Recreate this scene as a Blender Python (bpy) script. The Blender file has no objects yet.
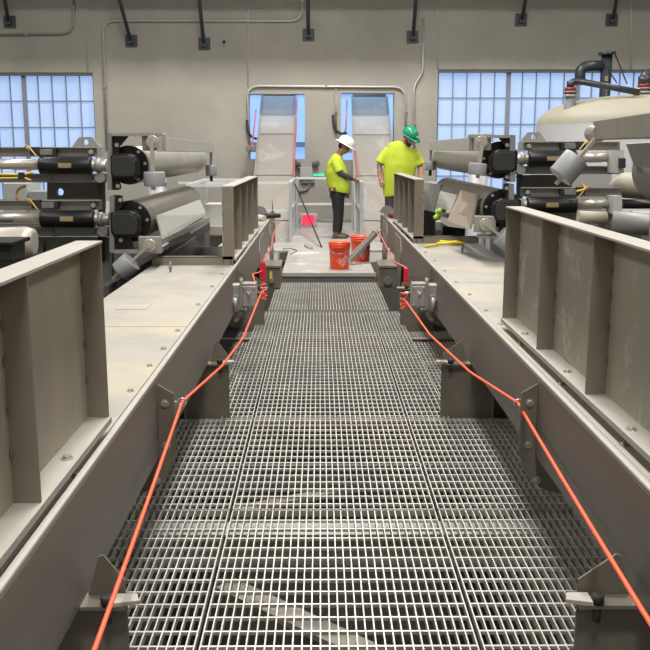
import bpy, bmesh, math, random
from mathutils import Vector, Matrix, Euler
random.seed(7)
PI = math.pi
sc = bpy.context.scene
COL = sc.collection

# ---------------------------------------------------------------- camera
F = 900.0
PITCH = math.atan(175.0 / F)
YAW = math.atan(5.0 / F)
CAM = Vector((0, 0, 1.75))
cam_data = bpy.data.cameras.new('camera')
cam = bpy.data.objects.new('camera', cam_data)
COL.objects.link(cam)
cam.location = CAM
cam.rotation_euler = Euler((PI / 2 - PITCH, 0, -YAW), 'XYZ')
cam_data.sensor_fit = 'HORIZONTAL'
cam_data.sensor_width = 36
cam_data.lens = 36 * F / 650.0
cam_data.clip_start = 0.05
cam_data.clip_end = 200
sc.camera = cam
RM = cam.rotation_euler.to_matrix()


def at(px, py, Y):
    """point of the place seen at photo position px,py in the vertical plane y = Y"""
    d = RM @ Vector(((px - 325) / F, (325 - py) / F, -1))
    return CAM + d * (Y / d.y)


def ppm(Y):
    return (at(420, 200, Y).x - at(320, 200, Y).x) / 100.0


# ---------------------------------------------------------------- mesh collector
class MB:
    def __init__(s):
        s.bm = bmesh.new()
        s.mi = 0

    def _tag(s, fs):
        for f in fs:
            f.material_index = s.mi

    def poly(s, vs, fs, M=None, smooth=False):
        bv = [s.bm.verts.new((M @ Vector(v)) if M else Vector(v)) for v in vs]
        out = []
        for f in fs:
            try:
                nf = s.bm.faces.new([bv[i] for i in f])
                nf.smooth = smooth
                nf.material_index = s.mi
                out.append(nf)
            except ValueError:
                pass
        return s

    def box(s, x0, x1, y0, y1, z0, z1, M=None):
        if x0 > x1: x0, x1 = x1, x0
        if y0 > y1: y0, y1 = y1, y0
        if z0 > z1: z0, z1 = z1, z0
        v = [(x0, y0, z0), (x1, y0, z0), (x1, y1, z0), (x0, y1, z0), (x0, y0, z1), (x1, y0, z1), (x1, y1, z1), (x0, y1, z1)]
        f = [(0, 3, 2, 1), (4, 5, 6, 7), (0, 1, 5, 4), (1, 2, 6, 5), (2, 3, 7, 6), (3, 0, 4, 7)]
        return s.poly(v, f, M)

    def prism(s, pts, axis, a, b):
        """closed outline pts (2D) extruded along axis 'x','y' or 'z' from a to b"""
        n = len(pts)
        def mk(p, t):
            if axis == 'x': return (t, p[0], p[1])
            if axis == 'y': return (p[0], t, p[1])
            return (p[0], p[1], t)
        v = [mk(p, a) for p in pts] + [mk(p, b) for p in pts]
        f = [tuple(range(n)), tuple(range(2 * n - 1, n - 1, -1))]
        f += [(i, i + n, (i + 1) % n + n, (i + 1) % n) for i in range(n)]
        s.poly(v, f)
        return s

    def frame(s, d):
        d = d.normalized()
        u = Vector((0, 0, 1)) if abs(d.z) < 0.95 else Vector((0, 1, 0))
        a = d.cross(u).normalized()
        return a, a.cross(d).normalized()

    def bar(s, p0, p1, w, h, roll=0):
        """rectangular bar between two points, w sideways, h upwards"""
        p0, p1 = Vector(p0), Vector(p1)
        a, b = s.frame(p1 - p0)
        if roll:
            c, q = math.cos(roll), math.sin(roll)
            a, b = a * c + b * q, b * c - a * q
        v = []
        for p in (p0, p1):
            for i, j in ((-1, -1), (1, -1), (1, 1), (-1, 1)):
                v.append(p + a * (i * w / 2) + b * (j * h / 2))
        f = [(0, 1, 2, 3), (7, 6, 5, 4), (0, 4, 5, 1), (1, 5, 6, 2), (2, 6, 7, 3), (3, 7, 4, 0)]
        return s.poly(v, f)

    def cyl(s, p0, p1, r0, r1=None, n=20):
        return s.loft([p0, p1], [r0, r0 if r1 is None else r1], n)

    def loft(s, pts, rad, n=16, flat=None):
        """tube through pts with radii rad; an entry of rad may be (rx, rz) ellipse"""
        pts = [Vector(p) for p in pts]
        rings = []
        pa = None
        for i, p in enumerate(pts):
            if i == 0: d = pts[1] - p
            elif i == len(pts) - 1: d = p - pts[i - 1]
            else: d = (pts[i + 1] - p).normalized() + (p - pts[i - 1]).normalized()
            d = d.normalized()
            if flat is not None:
                a = Vector(flat)
                a = (a - d * a.dot(d)).normalized()
            elif pa is None:
                a = s.frame(d)[0]
            else:
                a = (pa - d * pa.dot(d)).normalized()
            pa = a
            b = a.cross(d).normalized()
            r = rad[i] if isinstance(rad, (list, tuple)) else rad
            ra, rb = r if isinstance(r, (list, tuple)) else (r, r)
            rings.append([s.bm.verts.new(p + a * (ra * math.cos(2 * PI * k / n)) + b * (rb * math.sin(2 * PI * k / n))) for k in range(n)])
        for i in range(len(rings) - 1):
            for k in range(n):
                f = s.bm.faces.new([rings[i][k], rings[i][(k + 1) % n], rings[i + 1][(k + 1) % n], rings[i + 1][k]])
                f.smooth = True
                f.material_index = s.mi
        for r, rev in ((rings[0], True), (rings[-1], False)):
            f = s.bm.faces.new(list(reversed(r)) if rev else r)
            f.material_index = s.mi
        return s

    def tube(s, pts, r, n=8, bend=0.0):
        pts = [Vector(p) for p in pts]
        if bend > 0:
            out = [pts[0]]
            for i in range(1, len(pts) - 1):
                a, b, c = pts[i - 1], pts[i], pts[i + 1]
                ra = min(bend, (a - b).length * .49)
                rb = min(bend, (c - b).length * .49)
                s0 = b + (a - b).normalized() * ra
                s1 = b + (c - b).normalized() * rb
                for t in (0, .2, .4, .6, .8, 1):
                    out.append(s0 * (1 - t) ** 2 + b * 2 * t * (1 - t) + s1 * t * t)
            out.append(pts[-1])
            pts = out
        return s.loft(pts, [r] * len(pts), n)

    def lathe(s, prof, origin, n=32, axis=(0, 0, 1), close=False):
        """profile of (radius, height) turned about axis through origin"""
        ax = Vector(axis).normalized()
        a, b = s.frame(ax)
        o = Vector(origin)
        rings = []
        for r, h in prof:
            if r < 1e-6:
                rings.append([s.bm.verts.new(o + ax * h)])
            else:
                rings.append([s.bm.verts.new(o + ax * h + a * (r * math.cos(2 * PI * k / n)) + b * (r * math.sin(2 * PI * k / n))) for k in range(n)])
        for i in range(len(rings) - 1):
            A, B = rings[i], rings[i + 1]
            for k in range(n):
                q = [A[k % len(A)], A[(k + 1) % len(A)], B[(k + 1) % len(B)], B[k % len(B)]]
                q2 = []
                for v in q:
                    if v not in q2: q2.append(v)
                if len(q2) > 2:
                    try:
                        f = s.bm.faces.new(q2)
                        f.smooth = True
                        f.material_index = s.mi
                    except ValueError:
                        pass
        return s

    def ball(s, c, r, seg=16, rings=10, M=None):
        r = r if isinstance(r, (list, tuple)) else (r, r, r)
        m = Matrix.Translation(Vector(c)) @ (M if M else Matrix()) @ Matrix.Diagonal((r[0], r[1], r[2], 1))
        res = bmesh.ops.create_uvsphere(s.bm, u_segments=seg, v_segments=rings, radius=1, matrix=m)
        for v in res['verts']:
            for f in v.link_faces:
                f.smooth = True
                f.material_index = s.mi
        return s

    def build(s, name, mat, parent=None, bevel=0.0, recalc=True):
        if recalc:
            bmesh.ops.recalc_face_normals(s.bm, faces=s.bm.faces)
        me = bpy.data.meshes.new(name)
        s.bm.to_mesh(me)
        s.bm.free()
        for m in (mat if isinstance(mat, (list, tuple)) else [mat]):
            me.materials.append(m)
        o = bpy.data.objects.new(name, me)
        COL.objects.link(o)
        if parent is not None:
            o.parent = parent
            o.matrix_parent_inverse = Matrix.Translation(-world_loc(parent))
        if bevel > 0:
            b = o.modifiers.new('edge', 'BEVEL')
            b.width = bevel
            b.segments = 2
            b.limit_method = 'ANGLE'
            b.angle_limit = math.radians(40)
        return o


def world_loc(o):
    return o.location.copy() if o.parent is None else Vector((0, 0, 0))


def tag(o, label=None, cat=None, group=None, kind=None):
    if label: o['label'] = label
    if cat: o['category'] = cat
    if group: o['group'] = group
    if kind: o['kind'] = kind
    return o


def thing(name, label, cat, loc=(0, 0, 0), group=None):
    o = bpy.data.objects.new(name, None)
    o.empty_display_size = .1
    COL.objects.link(o)
    o.location = loc
    return tag(o, label, cat, group)


def copy_tree(o, parent=None):
    c = o.copy()
    COL.objects.link(c)
    if parent is not None:
        c.parent = parent
    for ch in [x for x in bpy.data.objects if x.parent == o]:
        copy_tree(ch, c)
    return c


def structure(o):
    o['kind'] = 'structure'
    return o


# ---------------------------------------------------------------- materials
def mat(name, col, rough=.5, metal=0.0, col2=None, scale=4.0, amount=.5, detail=6, bump=0.0, bscale=40, stretch=None,
        col3=None, scale3=1.5, lo3=.55, hi3=.75, rough2=None, emit=None, estr=0, spec=None):
    m = bpy.data.materials.new(name)
    m.use_nodes = True
    nt = m.node_tree
    N, L = nt.nodes, nt.links
    b = N['Principled BSDF']
    b.inputs['Base Color'].default_value = (*col, 1)
    b.inputs['Roughness'].default_value = rough
    b.inputs['Metallic'].default_value = metal
    if spec is not None: b.inputs['Specular IOR Level'].default_value = spec
    tc = N.new('ShaderNodeTexCoord')
    mp = N.new('ShaderNodeMapping')
    L.new(tc.outputs['Object'], mp.inputs['Vector'])
    if stretch: mp.inputs['Scale'].default_value = stretch
    if col2:
        nz = N.new('ShaderNodeTexNoise')
        nz.inputs['Scale'].default_value = scale
        nz.inputs['Detail'].default_value = detail
        nz.inputs['Roughness'].default_value = .6
        L.new(mp.outputs['Vector'], nz.inputs['Vector'])
        r = N.new('ShaderNodeValToRGB')
        r.color_ramp.elements[0].position = .5 - amount / 2
        r.color_ramp.elements[1].position = .5 + amount / 2
        r.color_ramp.elements[0].color = (*col, 1)
        r.color_ramp.elements[1].color = (*col2, 1)
        L.new(nz.outputs['Fac'], r.inputs['Fac'])
        out = r.outputs['Color']
        if col3:
            n3 = N.new('ShaderNodeTexNoise')
            n3.inputs['Scale'].default_value = scale3
            n3.inputs['Detail'].default_value = 8
            n3.inputs['Roughness'].default_value = .65
            L.new(tc.outputs['Object'], n3.inputs['Vector'])
            r3 = N.new('ShaderNodeValToRGB')
            r3.color_ramp.elements[0].position = lo3
            r3.color_ramp.elements[1].position = hi3
            r3.color_ramp.elements[0].color = (0, 0, 0, 1)
            r3.color_ramp.elements[1].color = (1, 1, 1, 1)
            L.new(n3.outputs['Fac'], r3.inputs['Fac'])
            mx = N.new('ShaderNodeMixRGB')
            L.new(r3.outputs['Color'], mx.inputs['Fac'])
            L.new(out, mx.inputs['Color1'])
            mx.inputs['Color2'].default_value = (*col3, 1)
            out = mx.outputs['Color']
        L.new(out, b.inputs['Base Color'])
        if rough2 is not None:
            mr = N.new('ShaderNodeMapRange')
            mr.inputs['To Min'].default_value = rough
            mr.inputs['To Max'].default_value = rough2
            L.new(nz.outputs['Fac'], mr.inputs['Value'])
            L.new(mr.outputs['Result'], b.inputs['Roughness'])
    if bump > 0:
        nb = N.new('ShaderNodeTexNoise')
        nb.inputs['Scale'].default_value = bscale
        nb.inputs['Detail'].default_value = 4
        L.new(mp.outputs['Vector'], nb.inputs['Vector'])
        bp = N.new('ShaderNodeBump')
        bp.inputs['Strength'].default_value = bump
        bp.inputs['Distance'].default_value = .01
        L.new(nb.outputs['Fac'], bp.inputs['Height'])
        L.new(bp.outputs['Normal'], b.inputs['Normal'])
    if emit:
        b.inputs['Emission Color'].default_value = (*emit, 1)
        b.inputs['Emission Strength'].default_value = estr
    return m


M = {}
M['grate'] = mat('galvanised_grating', (.69, .67, .62), .38, .5, (.42, .41, .38), 3, .5, rough2=.55)
M['grate_edge'] = mat('galvanised_band', (.50, .49, .46), .45, .5, (.40, .39, .36), 8, .5)
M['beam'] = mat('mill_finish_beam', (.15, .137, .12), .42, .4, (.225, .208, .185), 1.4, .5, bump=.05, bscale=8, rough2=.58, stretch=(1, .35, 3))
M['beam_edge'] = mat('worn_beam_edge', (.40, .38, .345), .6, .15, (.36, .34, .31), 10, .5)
M['deck'] = mat('dusty_deck_plate', (.385, .365, .325), .55, .15, (.30, .29, .27), 2.2, .4, col3=(.43, .385, .295), scale3=1.6, lo3=.48, hi3=.66)
M['sheet'] = mat('dusty_panel_sheet', (.42, .375, .275), .6, .1, (.30, .285, .245), 2.2, .45, col3=(.42, .36, .24), scale3=2.6, lo3=.52, hi3=.7, stretch=(1, 1, .5))
M['sheet_scuffed'] = mat('scuffed_panel_sheet', (.37, .34, .27), .6, .1, (.28, .265, .235), 2.2, .45, col3=(.50, .48, .43), scale3=5.5, lo3=.56, hi3=.66, stretch=(1, 1, .5))
M['wire'] = mat('pale_wire', (.60, .59, .56), .6)
M['rib'] = mat('panel_rib_steel', (.205, .185, .15), .5, .3, (.265, .24, .20), 5, .5)
M['flange'] = mat('pale_flange_steel', (.47, .445, .40), .5, .25, (.38, .365, .335), 4, .5, col3=(.42, .35, .24), scale3=3, lo3=.6, hi3=.75)
M['leg'] = mat('dull_leg_plate', (.14, .125, .10), .6, .2, (.19, .172, .14), 4, .5)
M['bolt'] = mat('zinc_bolt', (.52, .50, .46), .35, .7)
M['cast'] = mat('cast_aluminium', (.46, .46, .44), .42, .5, (.36, .36, .35), 9, .5)
M['rope'] = mat('orange_pull_cord', (.95, .13, .055), .45)
M['handle'] = mat('red_handle', (.62, .012, .03), .4)
M['plank'] = mat('pale_platform_sheet', (.44, .425, .40), .5, .1, (.36, .35, .33), 1.2, .5, col3=(.68, .665, .63), scale3=2.2, lo3=.55, hi3=.7)
M['black'] = mat('black_paint', (.012, .012, .013), .32, 0, spec=.35)
M['blackm'] = mat('matte_black', (.02, .02, .02), .6)
M['greysteel'] = mat('grey_machine_steel', (.24, .245, .24), .5, .3, (.19, .19, .185), 5, .5)
M['lightsteel'] = mat('light_machine_steel', (.35, .345, .325), .45, .35, (.27, .265, .25), 5, .5)
M['darksteel'] = mat('dark_machine_plate', (.085, .087, .088), .5, .25, (.12, .12, .12), 5, .5)
M['shaft'] = mat('bright_shaft', (.58, .56, .52), .32, .6, (.48, .45, .40), 6, .5)
M['drum'] = mat('rubber_lagged_drum', (.27, .25, .215), .6, .1, (.33, .31, .27), 3, .5)
M['drumlight'] = mat('pale_stainless_drum', (.50, .47, .42), .42, .35, (.40, .38, .34), 3, .5)
M['weight'] = mat('grey_painted_weight', (.30, .31, .33), .45, .1)
M['cover'] = mat('white_blade_cover', (.47, .47, .44), .5)
M['tan'] = mat('tan_cover_sheet', (.30, .25, .195), .6, .1, (.42, .36, .29), 6, .5)
M['brass'] = mat('brass_plate', (.42, .32, .17), .4, .4)
M['cable'] = mat('yellow_cable', (.75, .52, .10), .5)
M['rail'] = mat('pale_aluminium_rail', (.74, .75, .76), .35, .3)
M['railpost'] = mat('aluminium_post', (.50, .515, .53), .35, .4)
M['conduit'] = mat('galvanised_conduit', (.34, .335, .31), .4, .5)
M['conduit_light'] = mat('bright_conduit', (.52, .51, .48), .4, .4)
M['brace'] = mat('dark_grey_brace', (.055, .065, .075), .5, .1)
M['orange'] = mat('orange_plastic', (.92, .085, .014), .4, 0, (.86, .07, .012), 3, .5)
M['white'] = mat('white_print', (.80, .72, .68), .6)
M['tank'] = mat('cream_tank', (.37, .35, .275), .6, 0, (.31, .295, .24), 1.2, .5, bump=.05)
M['tankside'] = mat('grey_tank_shell', (.22, .23, .237), .6, 0, (.265, .27, .27), 1.5, .5)
M['pvc'] = mat('dark_grey_plastic_pipe', (.03, .035, .045), .35)
M['redclamp'] = mat('red_flange', (.20, .012, .02), .5)
M['yellow'] = mat('yellow_marker', (.75, .60, .08), .5)
M['yrope'] = mat('yellow_rope', (.80, .66, .05), .6)
M['neon'] = mat('neon_cloth', (.45, .75, .08), .8)
M['hivis'] = mat('hi_vis_cotton', (.52, .64, .04), .8, 0, (.42, .53, .03), 8, .5, bump=.25, bscale=18)
M['skin'] = mat('light_skin', (.50, .26, .18), .5)
M['skin2'] = mat('brown_skin', (.30, .14, .08), .5)
M['tattoo'] = mat('tattooed_skin', (.50, .26, .18), .5, 0, (.14, .12, .12), 22, .12)
M['hair'] = mat('dark_hair', (.025, .015, .01), .7)
M['beard'] = mat('brown_beard', (.07, .03, .015), .8)
M['hatwhite'] = mat('white_hard_hat', (.78, .77, .72), .3)
M['hatgreen'] = mat('green_hard_hat', (.01, .27, .14), .25)
M['hatlabel'] = mat('pale_sticker', (.35, .55, .45), .5)
M['trouser'] = mat('black_denim', (.012, .013, .015), .8)
M['shorts'] = mat('dark_grey_denim', (.045, .045, .05), .8)
M['sleeve'] = mat('charcoal_sleeve', (.04, .045, .055), .6)
M['boot'] = mat('brown_boot', (.14, .09, .05), .7)
M['belt'] = mat('tool_belt', (.10, .05, .02), .6)
M['glass'] = mat('smoked_glasses', (.02, .02, .02), .1)
M['redglow'] = mat('glowing_red_cover', (.9, .03, .07), .4, emit=(1, .03, .09), estr=.85)  # reflective cover, no lamp; emission stands in for its bright reflection
M['boxgrey'] = mat('pale_grey_enclosure', (.40, .41, .41), .5)
M['mullion'] = mat('window_mullion', (.25, .27, .32), .5)
M['lintel'] = mat('dark_lintel', (.14, .14, .14), .5)
M['pit'] = mat('pit_concrete', (.09, .088, .08), .8, 0, (.13, .125, .11), 1, .5)
M['lampgreen'] = mat('green_indicator', (.1, .6, .35), .4, emit=(.05, .8, .4), estr=.6)


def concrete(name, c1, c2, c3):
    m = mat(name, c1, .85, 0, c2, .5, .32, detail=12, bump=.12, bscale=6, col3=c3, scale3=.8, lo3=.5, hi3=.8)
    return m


M['wall'] = concrete('tilt_up_concrete', (.395, .378, .337), (.335, .32, .285), (.44, .42, .375))
M['floor'] = concrete('shade_dark_slab', (.014, .0135, .011), (.008, .008, .007), (.028, .026, .02))  # grey concrete coloured near black to stand in for shade below the grating


def glow_mat(name, c, strength, stripes=0.0, wall_c=None):
    """translucent daylight panel: it carries the daylight behind it"""
    m = bpy.data.materials.new(name)
    m.use_nodes = True
    nt = m.node_tree
    b = nt.nodes['Principled BSDF']
    b.inputs['Base Color'].default_value = (.3, .35, .4, 1)
    b.inputs['Roughness'].default_value = .4
    nz = nt.nodes.new('ShaderNodeTexNoise')
    nz.inputs['Scale'].default_value = .8
    tc = nt.nodes.new('ShaderNodeTexCoord')
    nt.links.new(tc.outputs['Object'], nz.inputs['Vector'])
    r = nt.nodes.new('ShaderNodeValToRGB')
    r.color_ramp.elements[0].position = .3
    r.color_ramp.elements[1].position = .7
    r.color_ramp.elements[0].color = (c[0] * .9, c[1] * .93, c[2] * .97, 1)
    r.color_ramp.elements[1].color = (min(1, c[0] * 1.12), min(1, c[1] * 1.08), min(1, c[2] * 1.04), 1)
    nt.links.new(nz.outputs['Fac'], r.inputs['Fac'])
    nt.links.new(r.outputs['Color'], b.inputs['Emission Color'])
    b.inputs['Emission Strength'].default_value = strength
    return m


M['daylight'] = glow_mat('daylight_panel', (.33, .50, .86), .74)
# ================================================================ the hall
WY = 20.0          # inner face of the end wall
FZ = -3.0          # lower floor
TOP = 9.5
XL, XR = -13.0, 13.0


def wall_with_holes(name, holes, y, th, x0, x1, z0, z1, material):
    xs = sorted({x0, x1, *[h[0] for h in holes], *[h[1] for h in holes]})
    zs = sorted({z0, z1, *[h[2] for h in holes], *[h[3] for h in holes]})
    b = MB()
    # solid cells as rectangles
    for i in range(len(xs) - 1):
        run = None
        cells = []
        for j in range(len(zs) - 1):
            cx, cz = (xs[i] + xs[i + 1]) / 2, (zs[j] + zs[j + 1]) / 2
            solid = not any(h[0] < cx < h[1] and h[2] < cz < h[3] for h in holes)
            if solid:
                if run is None: run = zs[j]
                end = zs[j + 1]
            if (not solid or j == len(zs) - 2) and run is not None:
                cells.append((run, end)); run = None
        for a, c in cells:
            b.box(xs[i], xs[i + 1], y, y + th, a, c)
    return structure(b.build(name, material))


def px_rect(x0, y0, x1, y1, Y):
    a, c = at(x0, y0, Y), at(x1, y1, Y)
    return a.x, c.x, a.z, c.z


o1 = px_rect(249.5, 159, 304.5, 94, WY)
o2 = px_rect(341, 160, 394.5, 93, WY)
wl = (at(-130, 100, WY).x, at(94, 100, WY).x, at(20, 200, WY).z, at(20, 72.5, WY).z)
wr = (at(437.5, 100, WY).x, at(740, 100, WY).x, wl[2], at(600, 69.5, WY).z)
wall_with_holes('wall_back', [o1, o2, wl, wr], WY, .35, XL, XR, FZ, TOP, M['wall'])
structure(MB().box(XL - .3, XL, -4, WY + 9, FZ, TOP).build('wall_left', M['wall']))
structure(MB().box(XR, XR + .3, -4, WY + 9, FZ, TOP).build('wall_right', M['wall']))
structure(MB().box(XL, XR, -4.3, -4, FZ, TOP).build('wall_front', M['wall']))
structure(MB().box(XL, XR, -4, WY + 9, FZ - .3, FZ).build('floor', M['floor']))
structure(MB().box(XL, XR, -4, WY + 9, TOP, TOP + .2).build('ceiling', mat('ceiling_deck', (.30, .30, .29), .8)))


def window(n, r, pw, ph, first_thick, Y, mainx=()):
    x0, x1, z0, z1 = r
    b = MB().box(x0, x1, Y + .16, Y + .18, z0, z1)
    w = structure(b.build('window_%d' % n, M['daylight']))
    f = MB()
    f.box(x0, x1, Y + .02, Y + .2, z1 - .06, z1)
    f.box(x0, x0 + .03, Y + .08, Y + .155, z0, z1 - .06)
    f.box(x1 - .03, x1, Y + .08, Y + .155, z0, z1 - .06)
    structure(f.build('window_frame', M['lintel'], w))
    g = MB()
    x = first_thick
    xs = []
    k = 0
    while x > x0: x -= pw
    while x < x1:
        if x > x0 + .05 and x < x1 - .05: xs.append(x)
        x += pw
    for x in xs:
        t = .045 if any(abs(x - m) < pw * .4 for m in mainx) else .008
        g.box(x - t, x + t, Y + .10, Y + .158, z0, z1 - .06)
    z = z1 - .03
    while True:
        z -= ph
        if z < z0 + .05: break
        g.box(x0 + .03, x1 - .03, Y + .12, Y + .158, z - .012, z + .012)
    structure(g.build('mullion', M['mullion'], w))
    return w


pw = at(114, 100, WY).x - at(100, 100, WY).x
ph = at(100, 100, WY).z - at(100, 126.5, WY).z
window(1, wl, pw, ph, at(23, 100, WY).x, WY, [at(23, 100, WY).x, at(-74, 100, WY).x])
window(2, wr, pw, ph, at(509, 100, WY).x, WY, [at(509, 100, WY).x, at(581, 100, WY).x, at(652, 100, WY).x])
# daylight wall of the next bay, seen through the two conveyor openings
b3 = (-5, 5, .5, 5.0)
w3 = structure(MB().box(-5, 5, WY + 6.0, WY + 6.1, -.5, 5.5).build('window_3', glow_mat('next_bay_daylight', (.24, .42, .95), .9)))
g = MB()
for i in range(-4, 5):
    g.box(i * 1.1 - .05, i * 1.1 + .05, WY + 5.9, WY + 5.98, -.5, 5.5)
for z in (.4, 1.9, 3.4):
    g.box(-5, 5, WY + 5.9, WY + 5.98, z - .07, z + .07)
structure(g.build('mullion', M['mullion'], w3))
structure(MB().box(-6, 6, WY + .4, WY + 8, -.2, 0).build('floor_next_bay', M['plank']))

# faint pilaster joints and surface conduits on the end wall
WF = WY - .005


def W(px, py, off=.03):
    return at(px, py, WY - off)


def conduit(pts, label, r=.02, light=False, bend=.25, off=.035, group=None):
    b = MB().tube([W(x, y, off) for x, y in pts], r, 8, bend)
    c = thing('wall_conduit', label, 'conduit', W(pts[0][0], pts[0][1], 0))
    b.build('pipe', M['conduit_light'] if light else M['conduit'], c)
    for i in range(len(pts) - 1):
        a, d = W(*pts[i], off), W(*pts[i + 1], off)
        if (a - d).length > .8:
            m_ = a.lerp(d, .5)
            MB().bar(m_ - (d - a).normalized() * .03, m_ + (d - a).normalized() * .03, .07, .05).build('strap', M['conduit'], c)
    return c


conduit([(-20, 35), (73, 34), (74, -20)], 'conduit crossing above the left window and bending up at its right corner', .024)
conduit([(107, 150), (103, 21), (302, 21), (303, -20)], 'long conduit rising right of the left window then running across high on wall', .024, True)
conduit([(250, 152), (247, 86), (405, 87), (406, 135)], 'conduit looping over the tops of both conveyor openings', .026, True)
conduit([(336, 88), (336, 134)], 'short vertical conduit dropping between the two conveyor openings', .02)
conduit([(423, 18), (423, 72), (414, 86), (414, 160)], 'bright conduit with an offset kink above the green hard hat', .026, True, .12)
for x, y1, lab in ((88, 71, 'thin pale wire running down to the left window corner'),
                   (248, 86, 'thin pale wire running down the wall above the left opening'),
                   (437.5, 69, 'thin pale wire running down to the left corner of right window'),
                   (631, 69, 'thin pale wire running down the wall above the tank pipes')):
    b = MB().tube([W(x, y1), W(x, -20)], .011, 6)
    tag(b.build('wall_wire', M['wire']), lab, 'wire')

# diagonal braces with anchor plates
brs = [(10, 22, 2, 'brace anchored above the left window near the left photo edge'),
       (131.5, 41, 118, 'brace just left of a neighbour and right of the left window'),
       (204.5, 44, 199, 'brace anchored lowest of all, second to the right of the left window'),
       (308.5, 35, 308, 'brace above the gap between the two conveyor openings'),
       (412.5, 37, 416.5, 'brace left of the kinked conduit, above the green hard hat'),
       (521, 20, 529, 'brace above the middle of the right window'),
       (611.5, 20, 620, 'brace above the black pipes of the tank')]
for x, y, xt, lab in brs:
    p = W(x, y, 0)
    t = thing('wall_brace', 'dark grey ' + lab, 'brace', p, 'diagonal braces anchored to the end wall')
    s_ = .125
    MB().box(p.x - s_, p.x + s_, WY - .03, WY - .001, p.z - s_, p.z + s_).build('anchor_plate', M['brace'], t)
    MB().box(p.x - .05, p.x + .05, WY - .13, WY - .031, p.z - .06, p.z + .06).build('clevis', M['brace'], t)
    MB().tube([(p.x, WY - .10, p.z), (p.x + (at(xt, 0, WY - .66).x - p.x) / .6, WY - 1.04, p.z + 1.45)], .04, 10).build('rod', M['brace'], t)
# deep girder the braces carry, above the picture
gd = MB()
gd.box(XL + .1, XR - .1, WY - 1.75, WY - 1.05, 5.4, 5.48)
gd.box(XL + .1, XR - .1, WY - 1.42, WY - 1.38, 5.48, 8.0)
gd.box(XL + .1, XR - .1, WY - 1.75, WY - 1.05, 8.0, 8.05)
structure(gd.build('trim_1', M['brace']))

# small wall fittings
t = thing('wall_sensor', 'small round sensor high on wall left of the left opening', 'sensor', W(224, 42, 0))
MB().cyl(W(224, 42, 0), W(224, 42, .06), .065).build('housing', M['conduit'], t)
MB().cyl(W(224, 42, .061), W(224, 42, .08), .035).build('lens', M['black'], t)
p = W(308, 171, 0)
t = thing('emergency_light', 'twin headed grey emergency light on wall between the openings', 'emergency light', p)
MB().box(p.x - .17, p.x + .10, WY - .12, WY - .001, p.z - .15, p.z + .09).build('case', M['boxgrey'], t, .01)
for dx in (-.22, .16):
    MB().cyl((p.x + dx * .6, WY - .08, p.z + .08), (p.x + dx, WY - .10, p.z + .17), .02).build('neck', M['greysteel'], t)
    MB().lathe([(0, 0), (.05, .01), (.085, .09), (.08, .10), (0, .095)], (p.x + dx, WY - .07, p.z + .19), 16, (.2 if dx > 0 else -.2, -1, -.3)).build('lamp_head', M['greysteel'], t)
MB().box(p.x + .11, p.x + .35, WY - .03, WY - .001, p.z - .11, p.z - .06).build('indicator', M['lampgreen'], t)
MB().tube([W(309, 178), W(309, 189), W(299, 192)], .03, 8, .2).build('hose', M['conduit'], t)
for x in (305, 311.5):
    q = W(x, 180, 0)
    tag(MB().box(q.x - .07, q.x + .07, WY - .07, WY - .001, q.z - .07, q.z + .05).build('wall_socket', M['greysteel'], None, .008),
        'small grey box on wall under emergency light, ' + ('left one' if x < 307 else 'right one'), 'socket', 'sockets under the emergency light')

# ================================================================ the two incline conveyors through the openings
def chute(x0t, x1t, yt, x0b, x1b, yb, Yt, Yb, label):
    A, B_ = at(x0t, yt, Yt), at(x1t, yt, Yt)
    C_, D = at(x0b, yb, Yb), at(x1b, yb, Yb)
    t = thing('incline_conveyor', label, 'conveyor', ((C_.x + D.x) / 2, Yb, C_.z), 'incline conveyors rising through the wall openings')
    th = Vector((0, 0, -.30))
    v = [C_, D, B_, A, C_ + th, D + th, B_ + th, A + th]
    MB().poly(v, [(0, 1, 2, 3), (7, 6, 5, 4), (0, 4, 5, 1), (1, 5, 6, 2), (2, 6, 7, 3), (3, 7, 4, 0)]).build('hood', M['chute'], t)
    d = (A - C_).normalized()
    n = Vector((0, -d.z, d.y)).normalized() if d.y else Vector((0, -1, 0))
    n = (B_ - A).cross(A - C_).normalized()
    if n.y > 0: n = -n
    for k in (.22, .48, .74):
        a, b = C_.lerp(A, k), D.lerp(B_, k)
        MB().bar(a + n * .006, b + n * .006, .03, .012).build('seam_strip', M['chute2'], t)
    # side flanges
    for a, b in ((C_, A), (D, B_)):
        MB().bar(a + n * .02, b + n * .02, .035, .05).build('side_rail', M['chute2'], t)
    # head drum end
    MB().cyl(A + Vector((.02, .3, -.05)), B_ + Vector((-.02, .3, -.05)), .22, n=24).build('head_drum', M['chute'], t)
    # side bearing and bracket
    q = C_.lerp(A, .66)
    MB().box(q.x - .24, q.x - .03, q.y - .08, q.y + .08, q.z - .12, q.z + .02).build('bearing_housing', M['greysteel'], t, .01)
    return t


M['chute'] = mat('dusty_chute_steel', (.335, .31, .275), .6, .1, (.28, .26, .235), 1.5, .5, col3=(.45, .43, .385), scale3=2, lo3=.55, hi3=.75)
M['redcord'] = mat('faded_red_cord', (.55, .12, .12), .6)
M['chute2'] = mat('chute_seam', (.27, .255, .23), .6, .1)
chute(262, 296, 96, 247, 292, 262, 20.9, 17.0, 'left incline conveyor hood rising through the left wall opening')
chute(352, 387, 97, 356, 403, 262, 20.9, 17.0, 'right incline conveyor hood rising between the two workers')
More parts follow.
